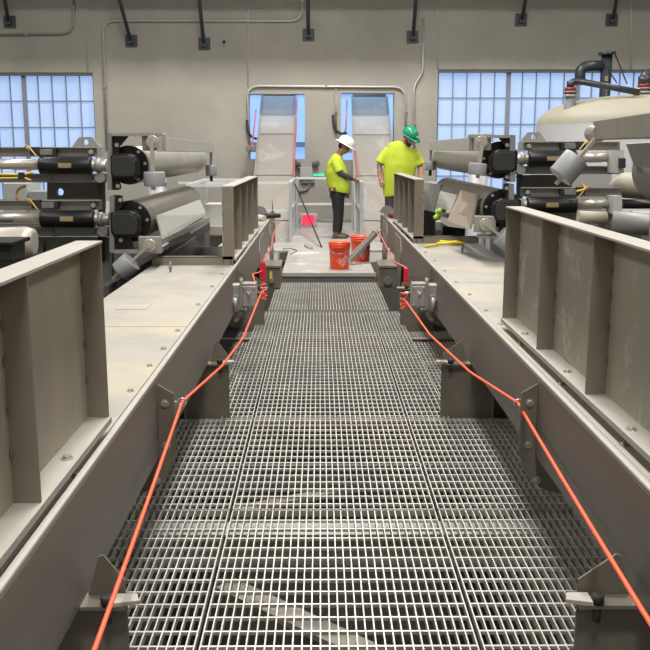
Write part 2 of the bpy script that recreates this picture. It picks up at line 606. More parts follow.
# pull cords beside the hoods
for pts, lab in (([(297, 100), (296, 130), (293, 180)], 'red pull cord along right side of the left incline conveyor'),
                 ([(256, 110), (254, 130), (251, 150)], 'red pull cord hanging left of the left incline conveyor'),
                 ([(347, 100), (346, 128), (345, 132)], 'red pull cord loop in the right opening above white hat'),
                 ([(355, 150), (357, 165), (359, 185)], 'red pull cord beside the outstretched hand')):
    b = MB().tube([at(x, y, 20.6 - .004 * (y - 100) * 6) for x, y in pts], .018, 6)
    tag(b.build('hanging_cord', M['redcord']), lab, 'cord')
for (x, y, lab) in ((252, 130, 'black hose looping out of the left opening edge'), (338, 125, 'black hose looping at left edge of right opening')):
    b = MB().tube([W(x - 5, y - 10, .06), W(x - 4, y + 3, .10), W(x + 2, y + 9, .12), W(x + 9, y + 8, .12)], .028, 8, .1)
    tag(b.build('wall_hose', M['blackm']), lab, 'hose')

# ================================================================ lights
def area(name, loc, sx, sy, power, col=(1, .96, .90), rot=(0, 0, 0)):
    l = bpy.data.lights.new(name, 'AREA')
    l.shape = 'RECTANGLE'
    l.size = sx
    l.size_y = sy
    l.energy = power
    l.color = col
    o = bpy.data.objects.new(name, l)
    COL.objects.link(o)
    o.location = loc
    o.rotation_euler = rot
    return o


LP = 235
k = 0
for y in (-1.0, 4.5, 10.0, 15.2):
    for x in (-7.5, .25, 7.5):
        area('high_bay_lamp', (x, y, 8.9), 1.6, 1.0, LP * (2.0 if x == .25 else .78) * (1.35 if y > 15 else 1))
        f = MB().box(x - .85, x + .85, y - .55, y + .55, 8.96, 9.1)
        k += 1
wld = bpy.data.worlds.new('hall_air')
sc.world = wld
wld.use_nodes = True
wld.node_tree.nodes['Background'].inputs['Color'].default_value = (.8, .85, .9, 1)
wld.node_tree.nodes['Background'].inputs['Strength'].default_value = .35
area('next_bay_lamp', (0, WY + 3.0, 6.5), 6, 3, 500, (.45, .65, 1.0))
sc.view_settings.view_transform = 'Standard'
sc.view_settings.look = 'None'
sc.view_settings.gamma = 1
sc.view_settings.use_curve_mapping = False
sc.view_settings.exposure = 0.14
# ================================================================ walkway grating
def grating(x0, x1, y0, y1, label, z=0.0, px=.0333, py=.102, depth=.032):
    bm = MB()
    n = max(1, int(round((x1 - x0) / px)))
    for i in range(n + 1):
        x = x0 + (x1 - x0) * i / n
        x = min(max(x, x0 + .003), x1 - .003)
        bm.box(x - .0026, x + .0026, y0, y1, z - depth, z)
    m = int(math.ceil((y1 - y0) / py))
    k0 = math.ceil(y0 / py)
    k = k0
    while k * py < y1 - .02:
        y = k * py
        if y > y0 + .02:
            # twisted square rod: slightly turned section between bearing bars
            bm.prism([(y - .0052, z - .0012), (y - .0048, z - .0145), (y + .0052, z - .0145), (y + .0048, z - .0012)], 'x', x0 + .004, x1 - .004)
        k += 1
    root = thing('floor_grating', label, 'grating', ((x0 + x1) / 2, y0, z - depth), 'galvanised walkway grating panels')
    bm.build('bar_grid', M['grate'], root, recalc=False)
    MB().box(x0, x1, y0, y0 + .005, z - depth, z + .001).build('end_band', M['grate_edge'], root)
    MB().box(x0, x1, y1 - .005, y1, z - depth, z + .001).build('end_band', M['grate_edge'], root)
    return root


G = .016
SE0, SE1 = -.435, .585
near = [(-1.35, SE0 - G), (SE0, SE1 - G), (SE1, 1.62)]
for (a, b), s_ in zip(near, ('left', 'middle', 'right')):
    grating(a, b, 4.21, 5.74, s_ + ' panel of walkway grating ending level with the second pair of support legs')
    grating(a, b, .9, 4.20, s_ + ' panel of walkway grating nearest the camera')
for (a, b), s_ in zip([(-.66, SE0 - G), (SE0, SE1 - G), (SE1, .86)], ('narrow left strip', 'wide middle panel', 'narrow right strip')):
    grating(a, b, 5.75, 8.49, s_ + ' of walkway grating between the second and third pairs of legs')
    grating(a, b, 8.5, 9.78, s_ + ' of walkway grating just before the slightly narrower far stretch')
for a, b, s_ in ((-1.35, -.67, 'shaded side grating under the left beam beyond the second leg'), (.87, 1.62, 'shaded side grating under the right beam beyond the second leg')):
    grating(a, b, 5.98, 8.95, s_, -.06)
grating(-.57, -.12 - G, 9.79, 11.93, 'left panel of far grating in front of the pale platform', .012)
grating(-.12, .76, 9.79, 11.93, 'right panel of far grating in front of the pale platform', .012)

def gp(px_, py_, z):
    """point at height z seen at photo position px_,py_"""
    d = RM @ Vector(((px_ - 325) / F, (325 - py_) / F, -1))
    return CAM + d * ((z - CAM.z) / d.z)


# carriers under the grating
def under_beam(y, w, h, zt, m, label, x0=-1.7, x1=1.95):
    b = MB()
    b.box(x0, x1, y - w / 2, y + w / 2, zt - .012, zt)
    b.box(x0, x1, y - .005, y + .005, zt - h, zt - .012)
    b.box(x0, x1, y - w / 2, y + w / 2, zt - h - .012, zt - h)
    tag(b.build('support_beam', m), label, 'beam')


for y, w, m, lab in ((4.06, .15, 'lightsteel', 'pale cross beam under the grating seam, nearest the camera'),
                     (4.95, .03, 'greysteel', 'thin cross member visible through the grating before second legs'),
                     (5.85, .08, 'leg', 'dull cross beam under the grating at the second legs'),
                     (8.5, .08, 'leg', 'dull cross beam under the grating seam past the second legs'),
                     (9.79, .10, 'leg', 'dull cross beam under the change to the narrower far grating')):
    under_beam(y, w, .15, -.034, M[m], lab)
# long carriers along the walkway
for x, lab in ((-1.25, 'dull longitudinal joist under the left edge of the walkway'), (1.55, 'dull longitudinal joist under the right edge of the walkway')):
    b = MB().box(x - .05, x + .05, .9, 11.9, -.42, -.23).box(x - .012, x + .012, .9, 11.9, -.50, -.42)
    tag(b.build('longitudinal_joist', M['leg']), lab, 'beam')
for (x, y) in ((-1.25, 1.2), (1.55, 1.2), (-1.25, 6), (1.55, 6), (-1.25, 11.5), (1.55, 11.5)):
    s_ = 'left' if x < 0 else 'right'
    d = {1.2: 'near', 6: 'middle', 11.5: 'far'}[y]
    b = MB().box(x - .08, x + .08, y - .08, y + .08, FZ, -.50)
    b.box(x - .15, x + .15, y - .15, y + .15, FZ, FZ + .02)
    tag(b.build('platform_column', M['leg']), 'dull steel column under the %s walkway edge, %s one' % (s_, d), 'column', 'columns under the walkway')
# things on the lower floor glimpsed through the mesh
p0, p1 = gp(225, 585, -.55), gp(400, 668, -.55)
b = MB().bar(p0, p1, .14, .03)
tag(b.build('diagonal_strut', M['deck']), 'pale flat diagonal strut glimpsed below the nearest grating', 'strut')
b = MB().bar(gp(235, 511, -.42), gp(385, 482, -.42), .09, .03)
tag(b.build('diagonal_strut', M['deck']), 'pale flat diagonal strut glimpsed below the grating before the pale cross beam', 'strut')
b = MB().tube([(.0, 3.0, -1.0), (.12, 3.25, -.95), (.32, 3.3, -.95), (.45, 3.1, -1.0)], .03, 8, .1)
tag(b.build('under_hose', M['cast']), 'grey hose arch glimpsed below the nearest grating', 'hose')
for i, (x, y, r, c, lab) in enumerate(((.10, 3.35, .05, 'pvc', 'dark blue grey pipe below the nearest grating'), (1.0, 3.7, .05, 'leg', 'brown pipe glimpsed through the nearest grating at right'))):
    tag(MB().tube([(x, y, FZ), (x, y, -.5)], r, 12).build('under_pipe', M[c]), lab, 'pipe')

# ================================================================ conveyor bed frames
ZT, ZB = .74, .37


def bolt_head(b, p, r=.011, ax=(0, 0, 1)):
    a = Vector(ax)
    b.cyl(Vector(p), Vector(p) + a * .003, r * 1.5, n=12)
    b.cyl(Vector(p) + a * .003, Vector(p) + a * .012, r, n=6)


def frame_side(s, xi, deck_end, y_near, label, flab):
    """s=-1 left, +1 right; xi = |x| of the inner beam face"""
    X = lambda v: s * v
    root = thing('conveyor_frame', label, 'conveyor frame', (X(xi + .35), y_near, 0))
    YE = 14.3
    # inner channel beam with rolled upper lip
    t = .012
    b = MB()
    prof = [(X(xi), ZB), (X(xi), ZT - .012), (X(xi + .004), ZT - .003), (X(xi + .012), ZT), (X(xi + .012), ZB + t), (X(xi + .09), ZB + t), (X(xi + .09), ZB)]
    b.prism(prof, 'y', y_near, YE)
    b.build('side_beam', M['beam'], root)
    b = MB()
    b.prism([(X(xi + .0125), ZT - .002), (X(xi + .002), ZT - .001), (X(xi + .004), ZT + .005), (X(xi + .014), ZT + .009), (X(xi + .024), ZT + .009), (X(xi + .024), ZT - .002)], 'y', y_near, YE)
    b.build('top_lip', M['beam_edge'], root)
    # deck plates
    w = .76
    b = MB().box(X(xi + .035), X(xi + w), y_near, deck_end, ZT - .008, ZT)
    b.build('deck_plate', M['deck'], root)
    b = MB()
    for yy in ((5.15,) if s < 0 else (6.9,)):
        b.box(X(xi + .036), X(xi + w), yy - .003, yy + .003, ZT, ZT + .001)
    b.build('plate_joint', M['leg'], root)
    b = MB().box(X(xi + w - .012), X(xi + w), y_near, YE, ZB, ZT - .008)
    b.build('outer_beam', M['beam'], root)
    # cross angle closing the deck
    b = MB().box(X(xi + .036), X(xi + w), deck_end, deck_end + .006, ZT - .05, ZT + .075).box(X(xi + .036), X(xi + w), deck_end, deck_end + .05, ZT + .069, ZT + .078)
    b.build('cross_angle', M['rib'], root)
    # far deck after the open bay
    y2 = 12.15 if s < 0 else 12.9
    b = MB().box(X(xi + .035), X(xi + w + .0), y2, YE, ZT - .008, ZT).box(X(xi + .10), X(xi + w), y2, y2 + .01, ZT - .12, ZT - .008)
    b.build('far_deck_plate', M['deck'], root)
    # open bay: return drum in the shadow
    yd = (deck_end + y2) / 2
    b = MB().cyl((X(xi + .06), yd + .6, ZT - .42), (X(xi + w - .02), yd + .6, ZT - .42), .30, n=32)
    b.build('return_drum', M['blackm'], root)
    b = MB().box(X(xi + .09), X(xi + w - .012), deck_end - .2, y2 + .2, ZT - .80, ZT - .78)
    b.build('belt', M['blackm'], root)
    # bolts in the deck edge
    ys = [3.72, 4.17, 4.55, 5.02, 5.9, 6.7, 7.4] if s < 0 else [5.2, 5.66, 6.3, 6.95, 7.6, 8.3, 9.0]
    for yy in ys:
        b = MB()
        bolt_head(b, (X(xi + .07), yy, ZT))
        b.build('deck_bolt', M['bolt'], root)
    # support legs
    lx = .11 if s < 0 else .15
    for yy, tall in ((2.6, 1), (5.8, 1), (9.05, 1)):
        if yy > 9: xl = xi - .17
        else: xl = xi - (.135 if s < 0 else .185)
        e = MB()
        xo = xi + .62
        e.box(X(xl), X(xi + .16), yy, yy + .012, -.10, ZB - .012)
        e.box(X(xi + .16), X(xo), yy + .16, yy + .172, -.10, ZB - .012)
        e.box(X(xi + .155), X(xi + .167), yy - .03, yy + .17, -.10, ZB - .012)
        e.box(X(xi + .40), X(xi + .412), yy + .04, yy + .16, -.10, ZB - .012)
        e.box(X(xl + .03), X(xl + .042), yy + .012, yy + .045, -.10, ZB - .012)
        lg = e.build('leg', M['leg'], root)
        f = MB().box(X(xl - .005), X(xi + .6), yy - .045, yy + .045, ZB - .012, ZB)
        f.build('leg_flange', M['leg'], lg)
        g = MB()
        # triangular gusset rising from the flange to the beam face
        g.prism([(X(xl + .01), ZB + .001), (X(xl + .01), .42), (X(xi - .06), .505), (X(xi - .045), .50), (X(xi - .008), ZB + .001)], 'y', yy + .03, yy + .038)
        g.build('gusset', M['leg'], lg)
        c = MB()
        c.prism([(X(xl - .045), yy - .03), (X(xl + .035), yy - .05), (X(xl + .035), yy + .015), (X(xl - .03), yy + .015)], 'z', ZB + .001, ZB + .014)
        c.build('flange_tab', M['flange'], lg)
        c = MB().cyl((X(xl + .055), yy - .03, ZB + .0), (X(xl + .055), yy - .03, ZB + .03), .02, n=6).cyl((X(xl + .055), yy - .03, ZB - .06), (X(xl + .055), yy - .03, ZB - .012), .012, n=10)
        c.build('anchor_bolt', M['blackm'], lg)
    # hanger plates with a rounded foot
    for yy in (3.95, 7.95):
        h = MB()
        pts = [(X(xi - .001), ZT - .03), (X(xi - .075), ZT - .075), (X(xi - .078), .45)]
        for k in range(0, 9):
            a = k / 8 * PI / 2
            pts.append((X(xi + .145 - .223 * math.cos(a)), .43 - .25 * math.sin(a)))
        pts += [(X(xi + .20), .18), (X(xi + .20), ZB - .002), (X(xi - .001), ZB - .002)]
        h.prism(pts, 'y', yy, yy + .008)
        hp = h.build('hanger_plate', M['leg'], root)
        h2 = MB()
        h2.poly([(X(xi - .001), yy + .009, ZT - .06), (X(xi - .07), yy + .009, ZT - .12), (X(xi - .06), yy + .16, ZT - .20), (X(xi - .001), yy + .30, ZT - .25), (X(xi - .001), yy + .009, ZT - .25), (X(xi - .07), yy + .009, ZT - .3)],
                [(0, 1, 2), (0, 2, 3), (1, 5, 2), (2, 5, 4, 3)])
        h2.build('web', M['leg'], hp)
        for zz in (ZT - .12, .42, .25):
            bb = MB()
            bolt_head(bb, (X(xi - .035 + (.05 if zz < .3 else 0)), yy, zz), .013, (0, -1, 0))
            bb.build('plate_bolt', M['bolt'], hp)
    # far end fishplate, bearing block and nose
    for y0_, r_ in ((10.9, .30), (13.2, .34)):
        n_ = MB()
        pts = [(y0_ + .9, ZT - .05), (y0_ + .05, ZT - .05), (y0_ - .02, ZT - .2)]
        for k in range(7):
            a = k / 6 * PI / 2
            pts.append((y0_ + .25 - .27 * math.cos(a), .30 - r_ * math.sin(a)))
        pts += [(y0_ + .9, .30 - r_)]
        n_.prism(pts, 'x', X(xi - .012), X(xi - .001))
        n_.build('end_gusset', M['rib'], root)
    b = MB().box(X(xi - .235), X(xi + .10), 11.35, 11.95, .02, .285)
    bb = b.build('bearing_block', M['leg'], root, .008)
    MB().box(X(xi - .24), X(xi + .10), 11.33, 11.98, .286, .31).build('block_cap', M['rib'], bb)
    MB().cyl((X(xi - .13), 11.30, .12), (X(xi - .13), 11.349, .12), .05 if s > 0 else .03, n=18).build('shaft_end', M['greysteel'], bb)
    if s < 0:
        MB().box(X(xi - .135), X(xi - .10), 11.34, 11.349, .10, .24).build('yellow_mark', M['yellow'], bb)
    b = MB().box(X(xi - .02), X(xi + .05), 14.3, 14.5, .30, ZT + .0).prism([(14.5, ZT), (14.5, .42), (14.62, .62)], 'x', X(xi - .015), X(xi + .045))
    b.build('nose_plate', M['leg'], root)
    # outer legs to the lower floor so the frame stands
    for yy in (1.5, 7.4, 13.0):
        b = MB().box(X(xi + .66), X(xi + .745), yy, yy + .1, FZ, ZB)
        b.build('floor_post', M['leg'], root)
    return root


frL = frame_side(-1, .74, 8.0, 1.0, 'left conveyor bed frame with sandy deck plate and grey side beam', 'left')
frR = frame_side(1, .99, 9.9, 1.0, 'right conveyor bed frame with sandy deck plate and grey side beam', 'right')
# slim stud and seat plate on each deck
for p, lab in ((at(171, 287, 7.55), 'short steel stud standing on the left deck plate'), (at(462, 258, 9.0), 'short steel stud standing on the right deck plate')):
    b = MB().cyl((p.x, p.y, ZT), (p.x, p.y, ZT + .085), .009, n=10).cyl((p.x, p.y, ZT + .03), (p.x, p.y, ZT + .045), .016, n=6)
    tag(b.build('threaded_stud', M['greysteel']), lab, 'stud')
for (px_, py_, Y_, lab) in ((148, 320, 6.0, 'small pale patch plate lying on the left deck'),):
    tag(MB().box(-1.32, -1.12, 5.72, 5.9, ZT + .0005, ZT + .003).build('patch_plate', M['flange']), lab, 'plate')


# ================================================================ upright ribbed panels
def skirt(s, xf, ys, label, rw=.075, z0=.797, z1=1.43, near_end=None, sheet_m='sheet'):
    """ys: y of ribs; xf: |x| of inner rib edge"""
    X = lambda v: s * v
    xs_ = xf + rw
    ya, yb = min(ys), max(ys) + .01
    ya2 = ya if near_end is None else near_end
    root = thing('skirt_panel', label, 'side panel', (X(xf + rw / 2), (ya2 + yb) / 2, ZT), None)
    MB().box(X(xs_), X(xs_ + .006), ya2, yb, z0 - .05, z1).build('sheet', M[sheet_m], root)
    MB().prism([(X(xf - .004), z1), (X(xf - .004), z1 + .008), (X(xs_ + .012), z1 + .008), (X(xs_ + .012), z1)], 'y', ya2, yb).build('top_flange', M['flange'], root)
    base = MB().prism([(X(xf - .008), z0 - .022), (X(xf - .008), z0), (X(xs_), z0), (X(xs_), z0 - .006), (X(xf - .001), z0 - .006), (X(xf - .001), z0 - .022)], 'y', ya2, yb)
    base = base.build('base_flange', M['flange'], root)
    MB().box(X(xf + .03), X(xf + .038), ya2, yb - .05, ZT + .001, z0 - .007).build('riser', M['rib'], root)
    for y in ys:
        r = MB()
        r.poly([(X(xf), y, z0), (X(xs_), y, z0), (X(xs_), y, z1), (X(xf), y, z1), (X(xf), y + .008, z0), (X(xs_), y + .008, z0), (X(xs_), y + .008, z1), (X(xf), y + .008, z1)],
               [(0, 1, 2, 3), (7, 6, 5, 4), (0, 4, 5, 1), (1, 5, 6, 2), (2, 6, 7, 3), (3, 7, 4, 0)])
        r = r.build('rib', M['rib'], root)
        for zz in (.14, .27, .40, .5):
            b = MB().ball((X(xs_ - .004), y - .004, z0 + zz), (.006, .006, .016), 8, 6)
            b.build('weld', M['leg'], r)
    for i in range(len(ys) - 1):
        b = MB()
        bolt_head(b, (X(xf + .028), (ys[i] * .45 + ys[i + 1] * .55), z0), .014)
        b.build('base_bolt', M['bolt'], root)
    for i in range(len(ys) - 1):
        b = MB()
        bolt_head(b, (X(xf + .004), (ys[i] * .45 + ys[i + 1] * .55), ZT), .012)
        b.build('lower_bolt', M['bolt'], root)
    return root


skirt(-1, .768, [3.15, 2.34, 1.5], 'large ribbed steel panel standing on the left beam, nearest the camera', near_end=1.05)
skirt(-1, .762, [8.0, 8.8, 9.6, 10.4, 11.15], 'smaller looking ribbed panel on the left beam beyond the sandy deck', rw=.10)
skirt(1, 1.053, [5.1, 4.27, 3.45, 2.62, 1.8], 'large ribbed steel panel standing on the right beam, nearest the camera', near_end=1.05, rw=.08, sheet_m='sheet_scuffed')
skirt(1, 1.03, [9.9, 10.6, 11.3, 12.0, 12.65], 'smaller looking ribbed panel on right beam in front of green hat worker', rw=.10)

# ================================================================ pull cord switches and cords
def pull_switch(s, xi, y, label, px_c):
    c = at(px_c, 294, y)
    root = thing('pull_cord_switch', label, 'safety switch', (c.x, y, c.z - .14), 'cast metal pull cord switches')
    X = lambda v: c.x + s * v          # v>0 outwards
    z = c.z
    MB().box(X(.035), X(.12), y - .045, y + .06, z - .125, z + .09).build('housing_half', M['cast'], root, .012)
    MB().box(X(-.105), X(.022), y - .055, y + .06, z - .11, z + .085).build('housing', M['cast'], root, .014)
    MB().box(X(.02), X(.038), y - .065, y + .065, z - .13, z + .13).build('split_flange', M['bolt'], root, .004)
    MB().cyl((X(.08), y - .045, z - .03), (X(.08), y - .075, z - .03), .032, n=16).cyl((X(.08), y - .06, z - .14), (X(.08), y - .06, z - .02), .022, n=12).build('conduit_elbow', M['cast'], root)
    MB().cyl((X(-.0), y - .02, z - .15), (X(-.0), y - .02, z - .11), .035, n=14).build('cable_gland', M['greysteel'], root)
    MB().box(X(-.1), X(.015), y - .06, y + .065, z + .086, z + .10).build('lid', M['bolt'], root, .003)
    for dx, dz in ((-.08, -.085), (-.08, .06), (.0, .06), (-.0, -.085)):
        b = MB(); bolt_head(b, (X(dx), y - .056, z + dz), .008, (0, -1, 0)); b.build('cover_screw', M['bolt'], root)
    MB().tube([(X(-.02), y - .06, z + .03), (X(-.05), y - .075, z - .02)], .006, 6).tube([(X(-.05), y - .06, z + .03), (X(-.03), y - .075, z - .01)], .006, 6).build('raised_mark', M['bolt'], root)
    # lever ring and mounting arm
    MB().cyl((X(-.105), y, z + .01), (X(-.16), y, z + .01), .012, n=10).build('lever', M['bolt'], root)
    MB().box(X(.12), (s * xi), y - .02, y + .03, z - .10, z + .06).build('mounting_arm', M['leg'], root)
    return c


cl = pull_switch(-1, .74, 7.6, 'cast pull cord switch on the left beam beside a red handle', 245)
cr = pull_switch(1, .99, 7.6, 'cast pull cord switch on the right beam beside a red handle', 423)


def sag(points, n=6, amt=.0):
    out = []
    for i in range(len(points) - 1):
        a, b = points[i], points[i + 1]
        L_ = (b - a).length
        for k in range(n):
            t = k / n
            p = a.lerp(b, t)
            p.z -= amt * L_ * 4 * t * (1 - t)
            out.append(p)
    out.append(points[-1])
    return out


def eyebolt(p, s, xi, frame, lab=None):
    b = MB().tube([(s * (xi + .0), p.y, p.z), (p.x + s * .02, p.y, p.z)], .006, 8)
    sh = b.build('cord_guide', M['bolt'], frame)
    b = MB()
    b.tube([(p.x + .018 * math.cos(a), p.y, p.z + .018 * math.sin(a)) for a in [2 * PI * k / 14 for k in range(15)]], .0045, 6)
    b.build('eye', M['bolt'], sh)


def cord_line(s, xi, frame, pts_near, start, hx, hy0, hy1, hw, far_px, label, tail=None):
    e, e2 = pts_near[0], pts_near[1]
    root = thing('emergency_pull_cord', label, 'pull cord', start)
    near_ = e2 + (e2 - e).normalized() * .9
    b = MB().tube(sag([near_, e], 6, .004)[:-1] + sag([e] + pts_near[2:] + [start], 3, .0), .0072, 8)
    b.build('cord', M['rope'], root)
    Y = 7.9
    a, c = at(hx, hy0, Y), at(hx, hy1, Y)
    g = MB().box(a.x - hw, a.x + hw, Y - .012, Y + .012, c.z, a.z).build('handle', M['handle'], root, .006)
    MB().tube([(c.x, Y, c.z), (c.x + .004, Y, c.z - .06)], .008, 8).build('shackle', M['handle'], g)
    pts = []
    for k in range(26):
        t = k * .85
        pts.append(start + Vector((-s * (.012 + .028 * math.sin(t * 1.3)), -.02 + .02 * math.cos(t), .045 - k * .0045 + .03 * math.sin(t * .7))))
    MB().tube(pts, .006, 6).build('knot', M['rope'], root)
    if tail:
        MB().tube(tail, .006, 6).build('tail', M['rope'], root)
    up = [Vector((a.x + .005, Y, a.z))] + far_px
    MB().tube(up, .009, 6, .2).build('upper_cord', M['redcord'], root)
    eyebolt(e, s, xi, frame)
    eyebolt(far_px[-1], s, xi, frame)


cord_line(-1, .74, frL, [at(182, 402, 4.1), at(92, 652, 2.0), at(222, 366, 5.2), at(243, 338, 6.1)], at(262, 291, 7.5), 263, 262, 280.5, .023,
          [at(266, 256, 8.6), at(271.5, 248, 9.8), at(273, 236, 11.4), at(278, 222, 13.6)], 'orange emergency pull cord with red handle running along the left beam',
          [at(255.5, 284, 7.6), at(252.5, 274, 7.75), at(257, 273, 7.8), at(262, 271, 7.88)])
cord_line(1, .99, frR, [at(518, 403, 4.1), at(652, 622, 2.05), at(470, 372, 5.0), at(430, 335, 6.2)], at(405, 300, 7.4), 406, 268, 281, .021,
          [at(394, 262, 8.6), at(388, 250, 9.8), at(382, 238, 11.6), at(374, 230, 13.6)], 'orange emergency pull cord with dark red handle running along the right beam')
# loose things on the decks
zr = ZT + .014
rp = lambda pts: [Vector((at(x, 245, y).x, y, zr)) for x, y in pts]
b = MB().tube(rp([(424, 9.45), (436, 9.62), (444, 9.74), (452, 9.66), (462, 9.80)]), .012, 6, .1)
b.tube([p + Vector((0, 0, .022)) for p in rp([(437, 9.60), (446, 9.54), (456, 9.66), (464, 9.60)])], .012, 6, .1)
b.tube([p + Vector((0, 0, .03)) for p in rp([(440, 9.72), (448, 9.60), (459, 9.72)])], .012, 6, .1)
tag(b.build('yellow_rope', M['yrope']), 'yellow rope lying at far end of the right deck plate', 'rope')
# ================================================================ machinery either side
def pxprism(b, pts, Y, d):
    q = [at(x, y, Y) for x, y in pts]
    b.prism([(p.x, p.z) for p in q], 'y', Y, Y + d)
    return b


def at_py(z, Y):
    lo, hi = -200.0, 2000.0
    for _ in range(50):
        m_ = (lo + hi) / 2
        if at(325, m_, Y).z > z + .001: lo = m_
        else: hi = m_
    return lo


def stand(t, x, y, z, m='leg'):
    MB().box(x - .04, x + .04, y - .04, y + .04, FZ, z).build('stand', M[m], t)


def pxbox(b, x0, y0, x1, y1, Y, d):
    return pxprism(b, [(x0, y0), (x1, y0), (x1, y1), (x0, y1)], Y, d)


def plate_hole(b, pts, c, r, Y, d, n=48):
    """plate outlined by pts (photo px, at depth Y) with a real round hole"""
    q = [at(x, y, Y) for x, y in pts]
    P = [(p.x, p.z) for p in q]
    cc = at(c[0], c[1], Y)
    cx, cz = cc.x, cc.z
    rr = r / (100 / (at(420, 200, Y).x - at(320, 200, Y).x))
    angs = sorted({2 * PI * k / n for k in range(n)} | {math.atan2(z - cz, x - cx) % (2 * PI) for x, z in P})
    inner, outer = [], []
    for a in angs:
        dx, dz = math.cos(a), math.sin(a)
        best = None
        for i in range(len(P)):
            (x1, z1), (x2, z2) = P[i], P[(i + 1) % len(P)]
            ex, ez = x2 - x1, z2 - z1
            den = dx * ez - dz * ex
            if abs(den) < 1e-9: continue
            t = ((x1 - cx) * ez - (z1 - cz) * ex) / den
            u = ((x1 - cx) * dz - (z1 - cz) * dx) / den
            if t > 0 and -1e-6 <= u <= 1 + 1e-6 and (best is None or t < best): best = t
        inner.append((cx + dx * rr, cz + dz * rr))
        outer.append((cx + dx * best, cz + dz * best))
    m = len(angs)
    v = [(p[0], Y, p[1]) for p in inner] + [(p[0], Y, p[1]) for p in outer] + [(p[0], Y + d, p[1]) for p in inner] + [(p[0], Y + d, p[1]) for p in outer]
    f = []
    for i in range(m):
        j = (i + 1) % m
        f += [(i, j, m + j, m + i), (2 * m + i, 3 * m + i, 3 * m + j, 2 * m + j), (i, 2 * m + i, 2 * m + j, j), (m + i, m + j, 3 * m + j, 3 * m + i)]
    return b.poly(v, f)


def pk(Y):
    """photo px per metre at depth Y"""
    return 100 / (at(420, 200, Y).x - at(320, 200, Y).x)


def root_at(name, px_, py_, Y, label, cat, group=None):
    return thing(name, label, cat, at(px_, py_, Y), group)


def bolts_px(lst, Y, parent, r=.016, m='bolt'):
    for x, y in lst:
        p = at(x, y, Y)
        MB().cyl((p.x, Y - .014, p.z), (p.x, Y, p.z), r, n=10).build('bolt', M[m], parent)


def drum(cx, cy, rpx, Y0, Y1, m, label, s, box=True):
    c = at(cx, cy, Y0)
    k = pk(Y0)
    r = rpx / k
    t = thing('belt_drum', label, 'drum', (c.x, Y0, c.z - r), 'belt drums')
    MB().lathe([(0, .02), (r * .93, .02), (r * .93, 0), (r, .015), (r, Y1 - Y0 - .02), (r * .9, Y1 - Y0), (0, Y1 - Y0)], (c.x, Y0, c.z), 48, (0, 1, 0)).build('shell', m, t)
    MB().cyl((c.x, Y0 - .05, c.z), (c.x, Y0 - .001, c.z), r * 1.03, n=40).build('end_flange', M['black'], t, .006)
    if box:
        # gearbox: rounded block reaching outwards from the flange
        o = -s  # towards the walkway
        pts = [(c.x + o * .10, c.z - .145), (c.x + o * .135, c.z - .09), (c.x + o * .135, c.z + .05), (c.x + o * .09, c.z + .10), (c.x + o * .04, c.z + .12), (c.x - o * .15, c.z + .12), (c.x - o * .17, c.z + .09), (c.x - o * .17, c.z - .10), (c.x - o * .14, c.z - .145)]
        f = r / .165 * .84
        pts = [(c.x + (x - c.x) * f, c.z + (z - c.z) * f) for x, z in pts]
        MB().prism(pts, 'y', Y0 - .20, Y0 - .051).build('gearbox', M['black'], t, .018)
        MB().prism([(c.x + (x - c.x) * .8, c.z + (z - c.z) * .78) for x, z in pts], 'y', Y0 - .225, Y0 - .201).build('gearbox_cover', M['blackm'], t, .008)
        for a in (.9, 2.25, -1.0, -2.2, .1):
            MB().cyl((c.x + o * math.cos(a) * r * .88, Y0 - .066, c.z + math.sin(a) * r * .88), (c.x + o * math.cos(a) * r * .88, Y0 - .05, c.z + math.sin(a) * r * .88), .014, n=8).build('bolt', M['bolt'], t)
    return t


YD = 8.0
drum(130, 165, 18.5, YD, 12.2, M['drumlight'], 'upper left belt drum, pale steel with a black gearbox on its end', -1)
drum(131, 221, 20, YD, 11.4, M['drum'], 'lower left belt drum, grey brown with a black gearbox on its end', -1)
drum(498, 160, 17.5, 8.4, 12.2, M['drumlight'], 'upper right belt drum, pale steel with a black gearbox on its end', 1)
drum(501, 208, 18.5, 8.4, 12.0, M['drum'], 'lower right belt drum, grey brown, partly behind tan sheet', 1)


def bracket(pts_edge, pts_arm, pts_plate, blt, Y, label, px0):
    t = root_at('bearing_bracket', px0[0], px0[1], Y, label, 'bracket', 'bearing brackets')
    pxprism(MB(), pts_edge, Y - .08, .22).build('edge_bar', M['greysteel'], t)
    pxprism(MB(), pts_arm, Y - .08, .18).build('arm', M['lightsteel'], t)
    for i, p in enumerate(pts_plate):
        pxprism(MB(), p, Y - .03, .025).build('mounting_plate', M['black'], t)
    bolts_px(blt, Y - .031, t, .018)


